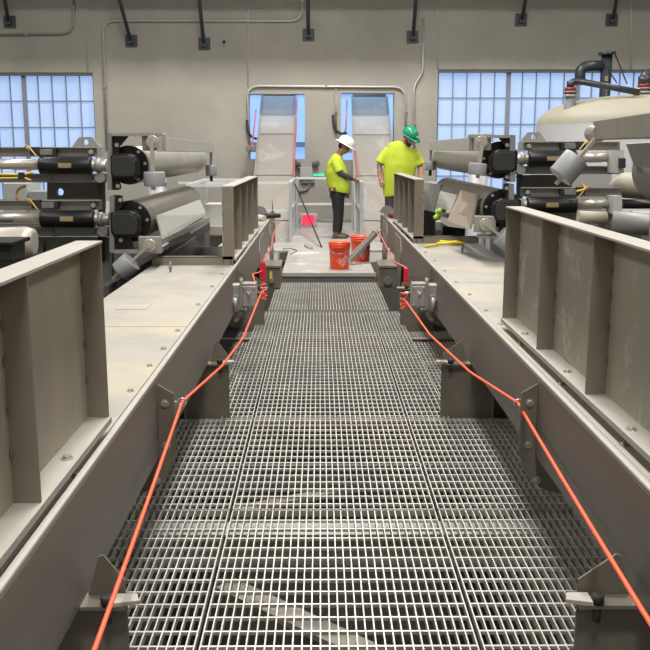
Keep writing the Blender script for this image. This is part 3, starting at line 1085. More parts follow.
bracket([(107.5, 133), (111.5, 133), (111.5, 190), (107.5, 190)], [(111.6, 133), (161, 133), (161, 136), (111.6, 136)],
        [[(111.7, 136.2), (129, 136.2), (119, 147), (119, 152), (111.7, 152)], [(111.7, 178), (119, 178), (121, 188), (119, 190), (111.7, 190)]], [(117, 145), (118, 186)], YD - .12,
        'upper left drum bracket with top arm, beside the upper left drum', (110, 190))
bracket([(109.5, 196), (114, 196), (114, 253), (109.5, 253)], [(114.1, 250), (160, 250), (160, 253.4), (114.1, 253.4)],
        [[(114.2, 195.5), (122, 195.5), (123, 203), (121, 208), (114.2, 208)], [(114.2, 235), (130, 235), (134, 250), (114.2, 250)]], [(120.5, 200), (121, 240)], YD - .12,
        'lower left drum bracket with bottom arm, beside the lower left drum', (111, 253))
bracket([(510, 135), (515.5, 135), (515.5, 182), (510, 182)], [(471, 135), (509.9, 135), (509.9, 137.8), (471, 137.8)],
        [[(509.8, 138), (499, 138), (505, 146), (505, 149), (509.8, 149)], [(509.8, 172), (505, 172), (504, 180), (509.8, 182)]], [(507, 145), (507, 177)], 8.28,
        'upper right drum bracket with top arm, beside the upper right drum', (513, 182))
bracket([(509, 184), (514, 184), (514, 238), (509, 238)], [(480, 236), (508.9, 236), (508.9, 238.8), (480, 238.8)],
        [[(508.8, 184), (504, 184), (503, 192), (508.8, 196)], [(508.8, 222), (500, 222), (498, 236), (508.8, 236)]], [(506.5, 188), (506, 221)], 8.28,
        'lower right drum bracket with bottom arm, beside the lower right drum', (512, 238))


def scraper(a, b, h, pivot, rodend, wc, wlen, wr, Y, label, s, far=None, tilt=0.0, thick=.05, big=False):
    """blade bar from a=(px,py,Y) to b, pivot hub, hanging rod and counterweight"""
    A, B_ = at(*a), at(*b)
    pv = at(pivot[0], pivot[1], Y)
    t = thing('belt_scraper', label, 'scraper', (pv.x, Y, pv.z), 'belt scrapers with counterweights')
    if h: MB().bar(A, B_, thick, h, tilt).build('blade_bar', M['rib' if big else 'shaft'], t, .006)
    MB().cyl((pv.x, Y - .06, pv.z), (pv.x, Y + .10, pv.z), .055, n=20).build('pivot_hub', M['shaft'], t, .005)
    MB().cyl((pv.x, Y - .085, pv.z), (pv.x, Y - .061, pv.z), .028, n=6).build('pivot_nut', M['bolt'], t)
    if not big: MB().prism([(pv.x - .10, pv.z - .075), (pv.x + .10, pv.z - .075), (pv.x + .10, pv.z + .075), (pv.x - .10, pv.z + .075)], 'y', Y - .0, Y + .03).build('pivot_plate', M['lightsteel'], t, .01)
    e = at(rodend[0], rodend[1], Y - .08)
    p = Vector((pv.x, Y - .08, pv.z))
    MB().bar(p, e, .035, .02).build('rod', M['shaft'], t)
    w = at(wc[0], wc[1], Y - .08)
    d = (e - p).normalized()
    k = pk(Y)
    MB().cyl(w - d * (wlen / 2 / k), w + d * (wlen / 2 / k), wr / k, n=32).build('counterweight', M['weight'], t, .008)
    if far:
        fx0, fy0, fx1, fy1, fr, fl, FY = far
        q, e2 = at(fx0, fy0, FY), at(fx1, fy1, FY)
        MB().bar(q, e2, .03, .02).build('rod', M['greysteel'], t)
        kk = pk(FY)
        MB().cyl(e2, e2 - Vector((0, 0, fl / kk)), fr / kk, n=24).build('counterweight', M['weight'], t, .006)
        MB().cyl(e2 - Vector((0, 0, fl / kk)), e2 - Vector((0, 0, fl / kk + .07)), .02, n=10).build('rod_tip', M['blackm'], t)


scraper((159, 144, 7.8), (212, 147.5, 12.0), .125, (153.5, 142), (153.5, 190), (154.5, 179), 14, 10.5, 7.85, 'upper left belt scraper hanging a grey counterweight', -1, (211, 150, 211, 165, 5.5, 10.5, 11.9))
scraper((477, 144, 8.2), (431, 145.5, 11.9), .12, (480.5, 142), (477.5, 178), (477.5, 169), 11.5, 9, 8.25, 'upper right belt scraper hanging a pale counterweight', 1, (431, 149, 430.5, 161, 5.5, 9, 11.8))
scraper((158, 242, 7.85), (207, 219, 10.6), .055, (150, 245), (112.5, 278.5), (126, 266.5), 17, 11, 7.75, 'lower left belt scraper with tilted rod and grey counterweight over the deck', -1, None, 0, .06)
scraper((478, 222, 8.3), (440, 214, 11.5), .05, (485, 224), (514, 247), (506, 240), 17, 10, 8.2, 'lower right belt scraper with counterweight half behind the ribbed panel', 1, None, 0, .05)
scraper((600, 130.5, 5.9), (668, 124.5, 4.2), .12, (597, 133), (556, 184), (568.5, 167.5), 25, 13.2, 5.9, 'nearest right belt scraper with large tilted grey counterweight', 1, None, 0, .09, True)
nsc = [o for o in bpy.data.objects if o.name.startswith('belt_scraper')][-1]
q = at(668, 124.5, 4.2)
MB().box(q.x - .04, q.x + .04, q.y - .04, q.y + .04, .745, q.z - .06).build('stand', M['rib'], nsc)
p = at(594, 119, 6.0)


def quadplate(pts, th, m, name, label=None, cat=None, parent=None, group=None):
    P = [at(*p) for p in pts]
    n = (P[1] - P[0]).cross(P[3] - P[0]).normalized()
    if n.y < 0: n = -n
    v = P + [p + n * th for p in P]
    b = MB().poly(v, [(0, 1, 2, 3), (7, 6, 5, 4), (0, 4, 5, 1), (1, 5, 6, 2), (2, 6, 7, 3), (3, 7, 4, 0)])
    o = b.build(name, m, parent)
    if label: tag(o, label, cat, group)
    return o, P, n


o, P, n = quadplate([(156.7, 215.5, 7.95), (200, 199.5, 10.4), (206.6, 214.7, 10.4), (163.5, 240, 7.95)], .012, M['cover'], 'blade_cover', 'white perforated blade cover in front of the lower left drum', 'cover')
for k in range(16):
    t_ = (k + .6) / 16.4
    q = P[3].lerp(P[2], t_) + (P[0].lerp(P[1], t_) - P[3].lerp(P[2], t_)) * .13 - n * .002
    MB().cyl(q - n * .001, q + n * .001, .009, n=8).build('slot', M['black'], o)
o, P, n = quadplate([(440, 190.8, 10.9), (457, 194.6, 9.8), (450, 211.5, 9.8), (436, 206, 10.9)], .012, M['cover'], 'blade_cover', 'white perforated blade cover between tan sheet and grey plate at right', 'cover')
for k in range(8):
    t_ = (k + .6) / 8.4
    q = P[3].lerp(P[2], t_) + (P[0].lerp(P[1], t_) - P[3].lerp(P[2], t_)) * .12 - n * .002
    MB().cyl(q - n * .001, q + n * .001, .010, n=8).build('slot', M['black'], o)
quadplate([(460.8, 190, 9.3), (477.2, 194.6, 8.5), (469.5, 228.5, 8.5), (447, 221, 9.3)], .02, M['tan'], 'tan_sheet', 'tan cover sheet tilted in front of the lower right drum', 'sheet')
quadplate([(422, 182, 12.6), (441, 184.6, 11.4), (433, 212, 11.4), (419, 208.5, 12.6)], .02, M['lightsteel'], 'guard_plate', 'pale grey guard plate beyond the lower right drum', 'plate')
quadplate([(443, 226, 10.8), (464, 228.5, 10.3), (463, 241, 10.3), (441, 241, 10.8)], .02, M['blackm'], 'rubber_apron', 'black rubber apron under the tan sheet', 'apron')
quadplate([(420, 209, 11.8), (434, 212, 11.2), (434, 240, 11.2), (420, 240, 11.8)], .02, M['blackm'], 'rubber_apron', 'black rubber apron below the grey guard plate', 'apron')
b = MB()
c = at(438.5, 215, 10.5)
for k in range(7):
    a = k * 2.4
    b.ball(c + Vector((.035 * math.cos(a) * (k % 3), .02 * math.sin(a), .05 * math.sin(a * 1.7))), (.032, .025, .03), 10, 7)
neon_b = b


def blob_object(mb, name, m, parent=None, voxel=.01, smooth=3, factor=.5):
    me = bpy.data.meshes.new(name)
    bmesh.ops.recalc_face_normals(mb.bm, faces=mb.bm.faces)
    mb.bm.to_mesh(me)
    mb.bm.free()
    o = bpy.data.objects.new(name + '_src', me)
    COL.objects.link(o)
    r = o.modifiers.new('r', 'REMESH')
    r.mode = 'VOXEL'
    r.voxel_size = voxel
    r.use_smooth_shade = True
    if smooth:
        s_ = o.modifiers.new('s', 'SMOOTH')
        s_.iterations = smooth
        s_.factor = factor
    dg = bpy.context.evaluated_depsgraph_get()
    me2 = bpy.data.meshes.new_from_object(o.evaluated_get(dg))
    bpy.data.objects.remove(o)
    me2.name = name
    me2.materials.clear()
    for mm in (m if isinstance(m, (list, tuple)) else [m]):
        me2.materials.append(mm)
    for p_ in me2.polygons: p_.use_smooth = True
    o = bpy.data.objects.new(name, me2)
    COL.objects.link(o)
    if parent is not None:
        o.parent = parent
        o.matrix_parent_inverse = Matrix.Translation(-world_loc(parent))
    return o


tag(blob_object(neon_b, 'rag', M['neon'], None, .008, 2), 'neon green rag caught on the right scraper', 'rag')


# ---- tensioner carriages
def carriage(cx0, dirx, yc, Y, k, label, ext, lug=True):
    """cx0: px of the cylinder end next to the drum; dirx=-1 grows to the left; k: px scale"""
    u = lambda v: cx0 + dirx * v * k
    v_ = lambda d: yc + d * k
    t = root_at('belt_tensioner', u(26), v_(16), Y, label, 'tensioner', 'belt tensioner carriages')
    def bx(a, y0, b_, y1, dY, d, m, name, bev=0.0, par=None):
        x0, x1 = sorted((u(a), u(b_)))
        return pxbox(MB(), x0, v_(y0), x1, v_(y1), Y + dY, d).build(name, M[m], par or t, bev)
    kk = pk(Y)
    def cy(a, b_, dy, r, m, name, dY=0.0, bev=0.0, par=None, n=32):
        return MB().cyl(at(u(a), v_(dy), Y + dY), at(u(b_), v_(dy), Y + dY), r * k / kk, n=n).build(name, M[m], par or t, bev)
    bx(-5, -18, ext, -8.8, .12, .25, 'lightsteel', 'top_beam')
    bx(-5, -18.6, ext, -17.6, .06, .06, 'shaft', 'beam_edge')
    c = cy(0, 52, 0, 8.7, 'black', 'cylinder', 0, .01)
    bx(21, -2.4, 34, 2.3, -.085, .01, 'brass', 'nameplate', 0, c)
    for a in (22.5, 32.5):
        p = at(u(a), v_(0), Y - .09)
        MB().cyl((p.x, p.y - .006, p.z), (p.x, p.y, p.z), .008, n=8).build('rivet', M['bolt'], c)
    cy(-15, -.2, 0, 6, 'shaft', 'end_cap', .0, .008)
    cy(-9, -4, 0, 7, 'lightsteel', 'end_collar')
    cy(52.2, ext - 6, -1.5, 5, 'shaft', 'guide_rod')
    bx(52.2, 1.5, 80, 4.5, -.05, .02, 'leg', 'rod_slot')
    bx(-14, 8.8, ext, 17, .06, .22, 'greysteel', 'lower_beam')
    bx(-14, 8.2, ext, 9.2, .0, .06, 'lightsteel', 'lower_flange')
    p = at(u(-9), v_(12), Y + .03)
    MB().cyl((p.x, p.y - .05, p.z), (p.x, p.y + .02, p.z), 5.2 * k / kk, n=20).build('end_bolt', M['lightsteel'], t, .004)
    for a in (42, 2):
        p = at(u(a), v_(12.5), Y + .055)
        MB().cyl((p.x, p.y - .02, p.z), (p.x, p.y, p.z), 2.2 * k / kk, n=12).build('bolt', M['greysteel'], t)
    bx(53, -18.6, 62, -10.5, .02, .08, 'blackm', 'sensor', .006)
    bx(40, -16.5, 52.5, -10.5, .04, .06, 'greysteel', 'sensor_target', .004)
    for a in (36, 0):
        bx(a, -17, a + 4, -10.3, .05, .06, 'blackm', 'clamp')
    p = at(u(1), v_(-13.5), Y + .04)
    MB().cyl((p.x, p.y - .02, p.z), (p.x, p.y + .005, p.z), 2.4 * k / kk, n=10).build('bolt', M['bolt'], t)
    MB().tube([at(u(62), v_(-15), Y + .04), at(u(68), v_(-19.5), Y + .02), at(u(64), v_(-20), Y), at(u(58), v_(-12), Y - .02), at(u(55), v_(-8.8), Y - .02)], .006, 6, .03).build('cable', M['cable'], t)
    if lug:
        b = plate_hole(MB(), [(min(u(-8), u(20)), v_(-18.7)), (min(u(0), u(13)), v_(-28.5)), (max(u(0), u(13)), v_(-28.5)), (max(u(-8), u(20)), v_(-18.7))], (u(6.5), v_(-23.4)), 2.9 * k, Y + .2, .05)
        b.build('lifting_lug', M['lightsteel'], t)
    return t


carriage(92, -1, 165.5, 8.3, 1.0, 'upper left belt tensioner with black cylinder and lifting lug', 150)
carriage(94.5, -1, 219, 8.2, 1.02, 'lower left belt tensioner with black cylinder above light grey roller', 150, lug=False)
carriage(528, 1, 158.5, 8.7, .92, 'upper right belt tensioner with black cylinder behind the tilted counterweight', 100)
carriage(526.5, 1, 205, 8.6, .95, 'lower right belt tensioner with black cylinder above the ribbed panel rim', 100, lug=False)

# side frame plates between the carriages
t = root_at('machine_frame', 75, 260, 8.6, 'dark upright machine frame plate with round hole at far left', 'machine frame')
plate_hole(MB(), [(47, 182.5), (98, 182.5), (98, 208), (47, 208)], (60, 192), 3.6, 8.55, .05).build('web_plate', M['darksteel'], t)
pxbox(MB(), 98, 180, 102.5, 262, 8.42, .12).build('upright', M['blackm'], t)
pxbox(MB(), 34, 237, 112, 300, 8.5, .08).build('lower_plate', M['greysteel'], t)
pxbox(MB(), -40, 237, 33, 300, 8.9, .08).build('lower_plate', M['darksteel'], t)
bolts_px([(93, 205), (70, 207), (39, 251), (48, 252), (55, 236)], 8.49, t)
t = root_at('machine_frame', 555, 260, 9.0, 'dark upright machine frame plate between the right tensioners', 'machine frame')
pxbox(MB(), 521, 175, 572, 194, 8.95, .05).build('web_plate', M['darksteel'], t)
pxbox(MB(), 519, 172, 522.5, 250, 8.82, .12).build('upright', M['blackm'], t)
pxbox(MB(), 519, 214, 610, 290, 9.0, .08).build('lower_plate', M['greysteel'], t)
bolts_px([(528, 189), (560, 190), (529, 218)], 8.94, t)
b = MB()
pxbox(b, 3, 183, 27, at_py(1.0, 9.95), 9.95, .5)
tag(b.build('control_cabinet', M['boxgrey'], None, .01), 'light grey cabinet behind the left tensioners', 'cabinet')
b = MB()
pxbox(b, 28, 191, 47, at_py(1.0, 9.95), 9.95, .3)
tag(b.build('control_cabinet', M['weight'], None, .01), 'small grey box left of the dark frame plate with hole', 'cabinet')
b = MB()
pxbox(b, 572, 172, 612, at_py(1.0, 9.95), 9.95, .5)
tag(b.build('control_cabinet', M['boxgrey'], None, .01), 'light grey cabinet behind the right tensioners', 'cabinet')
tag(MB().tube([at(25, 186, 8.5), at(17, 190, 8.5), at(16.5, 198, 8.5), at(21, 204, 8.45), at(28, 203.5, 8.4)], .012, 8, .08).build('sensor_cable', M['cable']), 'yellow cable arc between the left tensioners', 'cable')
b = MB().tube([at(-20, 174, 8.2), at(16, 174.5, 8.2), at(22, 175, 8.2), at(33, 172, 8.2)], .010, 8, .05)
tag(b.build('sensor_cable', M['cable']), 'upper yellow cable along the upper left tensioner beam', 'cable')
b = MB().tube([at(-20, 178.5, 8.2), at(16, 178, 8.2), at(24, 177.5, 8.2), at(31, 180.5, 8.2)], .010, 8, .05)
tag(b.build('sensor_cable', M['cable']), 'lower yellow cable along the upper left tensioner beam', 'cable')
tag(MB().tube([at(581, 183, 8.7), at(586, 188, 8.6), at(583, 190, 8.5), at(577, 191, 8.45)], .010, 8, .05).build('sensor_cable', M['cable']), 'short yellow cable beside the tilted grey counterweight', 'cable')
b = pxbox(MB(), 18, 172.5, 23.5, 179, 8.16, .03)
tag(b.build('cable_clamp', M['blackm']), 'black clamp holding the two yellow cables', 'clamp')
# light roller and black box lower left
t = root_at('grey_roller', 10, 262, 7.2, 'light grey roller under the lower left tensioner', 'roller')
MB().loft([at(-60, 246, 7.4), at(26, 243, 7.4), at(34, 243.5, 7.4), at(35, 243.5, 7.4)], [.135, .135, .12, .08], 32).build('shell', M['drumlight'], t)
q = at(-20, 250, 7.4); stand(t, q.x, q.y, q.z - .14); q = at(20, 250, 7.4); stand(t, q.x, q.y, q.z - .10)
t = root_at('motor_box', 5, 262, 6.6, 'black motor box at left edge before the light grey roller', 'motor')
pxbox(MB(), -30, 244, 12, 262, 6.5, .3).build('case', M['blackm'], t, .01)
pxbox(MB(), -30, 242, 13, 246, 6.45, .4).build('lid', M['black'], t, .006)
q = at(-8, 262, 6.65); stand(t, q.x, q.y, q.z)
# third roller set along the right edge
t = thing('belt_drum', 'dark belt drum at the right edge under the nearest scraper', 'drum', at(640, 190, 6.1), 'belt drums')
c = at(660, 170, 6.1)
MB().lathe([(0, 0), (.18, 0), (.20, -.03), (.20, -3.2), (0, -3.2)], c, 48, (0, 1, 0)).build('shell', M['greysteel'], t)
stand(t, c.x + .1, 5.6, c.z - .17)
o, P, n = quadplate([(629, 143, 6.0), (700, 138, 4.6), (700, 172, 4.6), (637, 165, 6.0)], .02, M['lightsteel'], 'blade_cover', 'pale blade cover at right edge below the nearest scraper bar', 'cover')
t = root_at('guide_roller', 640, 200, 8.4, 'dark horizontal guide roller at right edge above the panel rim', 'roller')
MB().cyl(at(622, 204, 8.6), at(700, 204, 8.6), .045, n=20).build('shell', M['black'], t)
pxbox(MB(), 613, 196, 622, 214, 8.45, .2).build('end_plate', M['cover'], t)
q = at(690, 204, 8.6); stand(t, q.x, q.y, q.z - .045)
t = root_at('end_stop', 620, 176, 8.6, 'pale end plate at outer end of the upper right tensioner', 'plate')
pxbox(MB(), 614, 150, 624, 173, 8.5, .2).build('plate', M['cover'], t)
pxbox(MB(), 620.5, 158, 626, 168, 8.42, .07).build('knob', M['blackm'], t, .008)
for x0, x1, y, lab in ((578, 606, 216, 'cream roller seen over the right ribbed panel, left one'), (631, 668, 216, 'cream roller seen over the right ribbed panel, right one')):
    t = root_at('guide_roller', (x0 + x1) / 2, y, 7.2, lab, 'roller')
    MB().cyl(at(x0, y + 1, 7.3), at(x1, y + 2, 7.3), .05, n=24).build('shell', M['tank'], t)
    q = at((x0 + x1) / 2, y + 1.5, 7.3); stand(t, q.x, q.y, q.z - .045)
t = root_at('guide_roller', 638, 188, 9.4, 'cream curved roller behind the tilted counterweight', 'roller')
MB().loft([at(612, 186, 9.5), at(624, 185, 9.3), at(700, 190, 9.0)], [.05, .13, .14], 24).build('shell', M['tank'], t)
q = at(690, 190, 9.0); stand(t, q.x, q.y, q.z - .13)
t = root_at('guide_roller', 640, 226, 6.4, 'dark round roller just behind right panel rim', 'roller')
MB().cyl(at(612, 222, 6.9), at(700, 228, 6.7), .085, n=24).build('shell', M['greysteel'], t)
q = at(680, 226, 6.75); stand(t, q.x, q.y, q.z - .08)

# inclined side beam and small parts by the lower left scraper
b = MB().bar(at(104, 292, 7.6), at(207, 226, 11.6), .08, .10)
tag(b.build('side_rail_beam', M['darksteel']), 'dark sloping rail beam at outer side of the left deck', 'beam')
o, P, n = quadplate([(170, 240, 8.8), (190, 232, 9.8), (192, 238, 9.8), (172, 246, 8.8)], .02, M['cover'], 'slide_block', 'small white slide block under the lower left scraper', 'block')
b = MB()
pxbox(b, 205, 204, 222, 226, 12.3, .4)
b = b.build('foam_block', M['cover'], None, .01)
tag(b, 'small white block on the far left deck', 'block')
t = root_at('pipe_stub', 165, 200, 13, 'grey round duct hanging behind the upper left counterweight', 'duct')
MB().cyl((at(157, 176, 13.2).x, 13.2, FZ), at(157, 176, 13.2), .13, n=28).build('duct', M['weight'], t)
MB().cyl(at(157, 184, 13.2), at(157, 181.5, 13.2), .15, n=28).build('clamp_ring', M['lightsteel'], t)
t = root_at('pipe_stub', 482, 192, 13, 'grey round duct behind the right drums', 'duct')
MB().cyl((at(478, 174, 13.2).x, 13.2, FZ), at(478, 174, 13.2), .14, n=28).build('duct', M['weight'], t)
# dark bulk of the presses behind, down to the floor
for s, xa, xb, lab in ((-1, 2.3, 6.5, 'dark lower body of the left press behind its tensioners'), (1, 2.55, 7.0, 'dark lower body of the right press behind its tensioners')):
    t = thing('press_body', lab, 'press', (s * (xa + xb) / 2, 10.5, FZ))
    MB().box(s * xa, s * xb, 9.9, 13.5, FZ, .95).build('lower_case', M['darksteel'], t, .02)
    MB().box(s * xa, s * xb, 9.9, 13.6, .951, 1.0).build('deck_edge', M['lightsteel'], t)
    for y in (8.45,):
        for xx in (xa + .3, xb - 1.5):
            MB().box(s * xx, s * (xx + .14), y, y + .14, FZ, .9).build('stand_leg', M['greysteel'], t)

# ================================================================ tank
TY = 15.6
c = at(642, 125, TY)
kt = pk(TY)
R_ = 101.5 / kt
t = thing('storage_tank', 'large cream domed storage tank right of the green hat worker', 'tank', (c.x, TY, FZ))
h = 29 / kt
prof = [(R_ * math.cos(a), h * math.sin(a) ** .85) for a in [PI / 2 * k / 16 for k in range(17)]]
prof[-1] = (0, h)
MB().lathe(prof, (c.x, TY, c.z), 96).build('dome', M['tank'], t)
MB().lathe([(0, FZ - c.z + .01), (R_ * 1.003, FZ - c.z + .01), (R_ * 1.003, -.001), (R_ * .99, 0)], (c.x, TY, c.z), 96).build('shell', M['tankside'], t)
YN = TY - .55


def nozzle(px_, ybase, ytop, rpx):
    p0, p1 = at(px_, ybase, YN), at(px_, ytop, YN)
    k = pk(YN)
    n_ = MB().lathe([(rpx * 1.5 / k, -.35), (rpx * 1.15 / k, 0), (rpx * .8 / k, (p1.z - p0.z))], p0, 24).build('nozzle', M['tankside'], t)
    MB().cyl(p1, p1 + Vector((0, 0, .035)), rpx * 1.2 / k, n=24).build('flange_ring', M['weight'], n_)
    MB().cyl(p1 + Vector((0, 0, .036)), p1 + Vector((0, 0, .066)), rpx * 1.1 / k, n=24).build('flange_ring', M['redclamp'], n_)
    MB().cyl(p1 + Vector((0, 0, .067)), p1 + Vector((0, 0, .092)), rpx * 1.2 / k, n=24).build('flange_ring', M['tankside'], n_)
    MB().cyl(p1 + Vector((0, 0, .093)), p1 + Vector((0, 0, .15)), rpx * 1.05 / k, n=24).build('flange_ring', M['redclamp'], n_)
    return p1 + Vector((0, 0, .15))


a = nozzle(570, 106, 97, 5.2)
b_ = nozzle(644, 101, 93.5, 6.2)
MB().lathe([(0, 0), (.05, 0), (.05, .18), (0, .18)], at(635.5, 100, YN - .3), 12).build('yellow_cap', M['yellow'], t)
k = pk(YN)
pp = thing('vent_pipe', 'slim dark plastic pipe running between the two tank nozzles', 'pipe', a)
MB().tube([a, at(571, 81.5, YN), at(578, 81, YN), at(640, 92.5, YN - .5)], 3.0 / k, 16, .12).build('pipe', M['pvc'], pp)
MB().cyl(a, a + Vector((0, 0, .10)), 3.8 / k, n=20).build('socket', M['pvc'], pp)
pp = thing('vent_pipe', 'dark plastic elbow on the right tank nozzle at the photo edge', 'pipe', b_)
MB().tube([b_, at(645, 73, YN), at(700, 73, YN)], 5.2 / k, 20, .2).build('pipe', M['pvc'], pp)
MB().cyl(b_, b_ + Vector((0, 0, .12)), 6.4 / k, n=20).build('socket', M['pvc'], pp)
YP = 18.6
k = pk(YP)
pp = thing('riser_pipe', 'thick black riser pipe with flanged open top behind the tank', 'pipe', at(607, 98, YP))
MB().tube([(at(607, 55, YP).x, YP, FZ), at(607, 55, YP)], 5.3 / k, 24).build('riser', M['pvc'], pp)
MB().cyl(at(607, 55.5, YP), at(607, 52, YP), 8.5 / k, n=24).build('top_flange', M['pvc'], pp)
MB().tube([at(580, 84, YP), at(580, 66, YP), at(602, 66, YP)], 5.2 / k, 24, .25).build('elbow', M['pvc'], pp)
MB().cyl(at(580, 85, YP), at(580, 81.5, YP), 7 / k, n=24).build('elbow_flange', M['pvc'], pp)
pxbox(MB(), 605, 76, 608, 81, YP - .16, .02).build('pipe_sticker', M['brass'], pp)
tag(MB().tube([at(615, 54, YP), at(620, 66, YP), at(627, 84, YP)], .012, 6).build('guy_wire', M['blackm']), 'thin black wire slanting right from the riser pipe top', 'wire')
tag(MB().tube([at(600, 55, YP - .3), at(609, 71, YP - .3), at(617, 83, YP - .3)], .012, 6).build('guy_wire', M['blackm']), 'thin black wire crossing in front of the riser pipe', 'wire')

# ================================================================ platform, rails
PZ = .13
t = thing('landing_platform', 'pale landing platform where the two workers stand', 'platform', (.1, 12, 0))
MB().box(-.51, .735, 12.0, 14.75, PZ - .03, PZ).build('deck_sheet', M['plank'], t)
MB().box(-2.6, 2.6, 14.76, 16.2, PZ - .03, PZ).build('deck_sheet', M['plank'], t)
MB().box(-.75, .78, 16.21, 19.05, PZ - .03, PZ).build('deck_sheet', M['plank'], t)
MB().box(-.51, .735, 12.002, 12.03, PZ - .16, PZ - .031).build('front_fascia', M['greysteel'], t)
MB().box(-.53, .755, 11.97, 12.0, PZ - .045, PZ + .004).build('front_nosing', M['flange'], t)
MB().box(-.75, .78, 19.0, 19.02, PZ, PZ + .12).build('toe_board', M['rail'], t)
for x, y in ((-.5, 12.6), (.7, 12.6), (-2.5, 15), (2.5, 15), (-.7, 18.8), (.7, 18.8)):
    MB().box(x - .06, x + .06, y - .06, y + .06, FZ, PZ - .031).build('platform_leg', M['leg'], t)


def railing(pts, label, posts, h=1.05, mid=.52, group='white aluminium guard rails', z0=PZ):
    t = thing('guard_rail', label, 'railing', (pts[0][0], pts[0][1], z0), group)
    for i in range(len(pts) - 1):
        a, b = pts[i], pts[i + 1]
        for z, nm in ((h, 'top_rail'), (mid, 'mid_rail')):
            MB().bar((a[0], a[1], z0 + z), (b[0], b[1], z0 + z), .045, .045).build(nm, M['rail'], t)
    for x, y in posts:
        MB().box(x - .03, x + .03, y - .03, y + .03, z0, z0 + h + .02).build('post', M['railpost'], t, .004)


xl, xr = -.50, .72
railing([(xl, 18.8), (xr - .02, 18.8)], 'guard rail at the back of the platform behind the white hat worker', [(xl + .02, 18.75), (xr - .04, 18.75)])
railing([(-2.5, 16.1), (xl - .02, 16.1), (xl - .02, 18.7)], 'guard rail left of the platform recess in front of the left incline conveyor', [(xl - .02, 16.05), (xl - .02, 17.6), (-1.6, 16.1)], mid=.56)
railing([(xr + .02, 18.7), (xr + .02, 16.15), (2.5, 16.15)], 'guard rail right of the platform recess in front of right incline conveyor', [(xr + .02, 16.1), (xr + .02, 17.6), (1.9, 16.15)], mid=.56)
# low loop rail at the left over the machine walkway
zt = at(190, 185.5, 13.9).z
a1, a2 = at(188, 186, 13.9), at(231, 186, 13.9)
c1, c2 = at(206, 180.5, 16.6), at(242, 180.5, 16.6)
t = thing('guard_rail', 'white rectangular rail loop standing left of smaller ribbed panel', 'railing', (a1.x, 13.9, 0), 'white aluminium guard rails')
for p, q in ((a1, a2), (a1, c1), (c1, c2), (a2, c2)):
    p, q = p.copy(), q.copy(); p.z = q.z = zt
    MB().bar(p, q, .05, .045).build('top_rail', M['rail'], t)
for p in (a2, Vector((a1.x + .55, 13.9, 0)), c1):
    MB().box(p.x - .035, p.x + .035, p.y - .035, p.y + .035, -.6, zt - .03).build('post', M['railpost'], t)
MB().box(a1.x - 1, c2.x, 13.7, 16.9, -.64, -.6).build('foot_deck', M['greysteel'], t)

# red panelled box on the rear conduit
YB = 18.95
t = root_at('junction_box', 308, 224, YB, 'grey box with a bright red front on the conduit behind the rail', 'junction box')
pxbox(MB(), 299.5, 213.5, 317, 226, YB, .10).build('case', M['boxgrey'], t, .012)
pxbox(MB(), 302.5, 215, 314.5, 225, YB - .012, .011).build('red_front', M['redglow'], t)
MB().tube([at(317, 220.3, YB + .05), at(356, 220.3, YB + .05)], .022, 10).build('conduit', M['conduit_light'], t)
MB().tube([at(296, 220.3, YB + .05), at(299.5, 220.3, YB + .05)], .022, 10).build('conduit', M['conduit_light'], t)
# leaning black pole
a, c = at(295, 184, 18.65), at(321.5, 248, 15.2)
c.z = PZ + .012
tag(MB().tube([a, c], .014, 8).build('leaning_pole', M['blackm']), 'thin black pole leaning against the rear left rail corner', 'pole')
p = at(308, 245, 15.0)
t = thing('scrap_channel', 'small grey channel offcut lying on the platform left of pole', 'offcut', (p.x, 15, PZ))
MB().bar((p.x - .04, 15.35, PZ + .018), (p.x + .05, 14.9, PZ + .018), .07, .03).build('channel', M['cast'], t)
tag(MB().tube([at(283, 249, 13.6), at(292, 248.5, 13.8), at(298, 251, 13.4), at(290, 254, 13.2)], .008, 6, .1).build('loose_cable', M['leg']), 'thin brown loose cable lying on platform at left', 'cable')

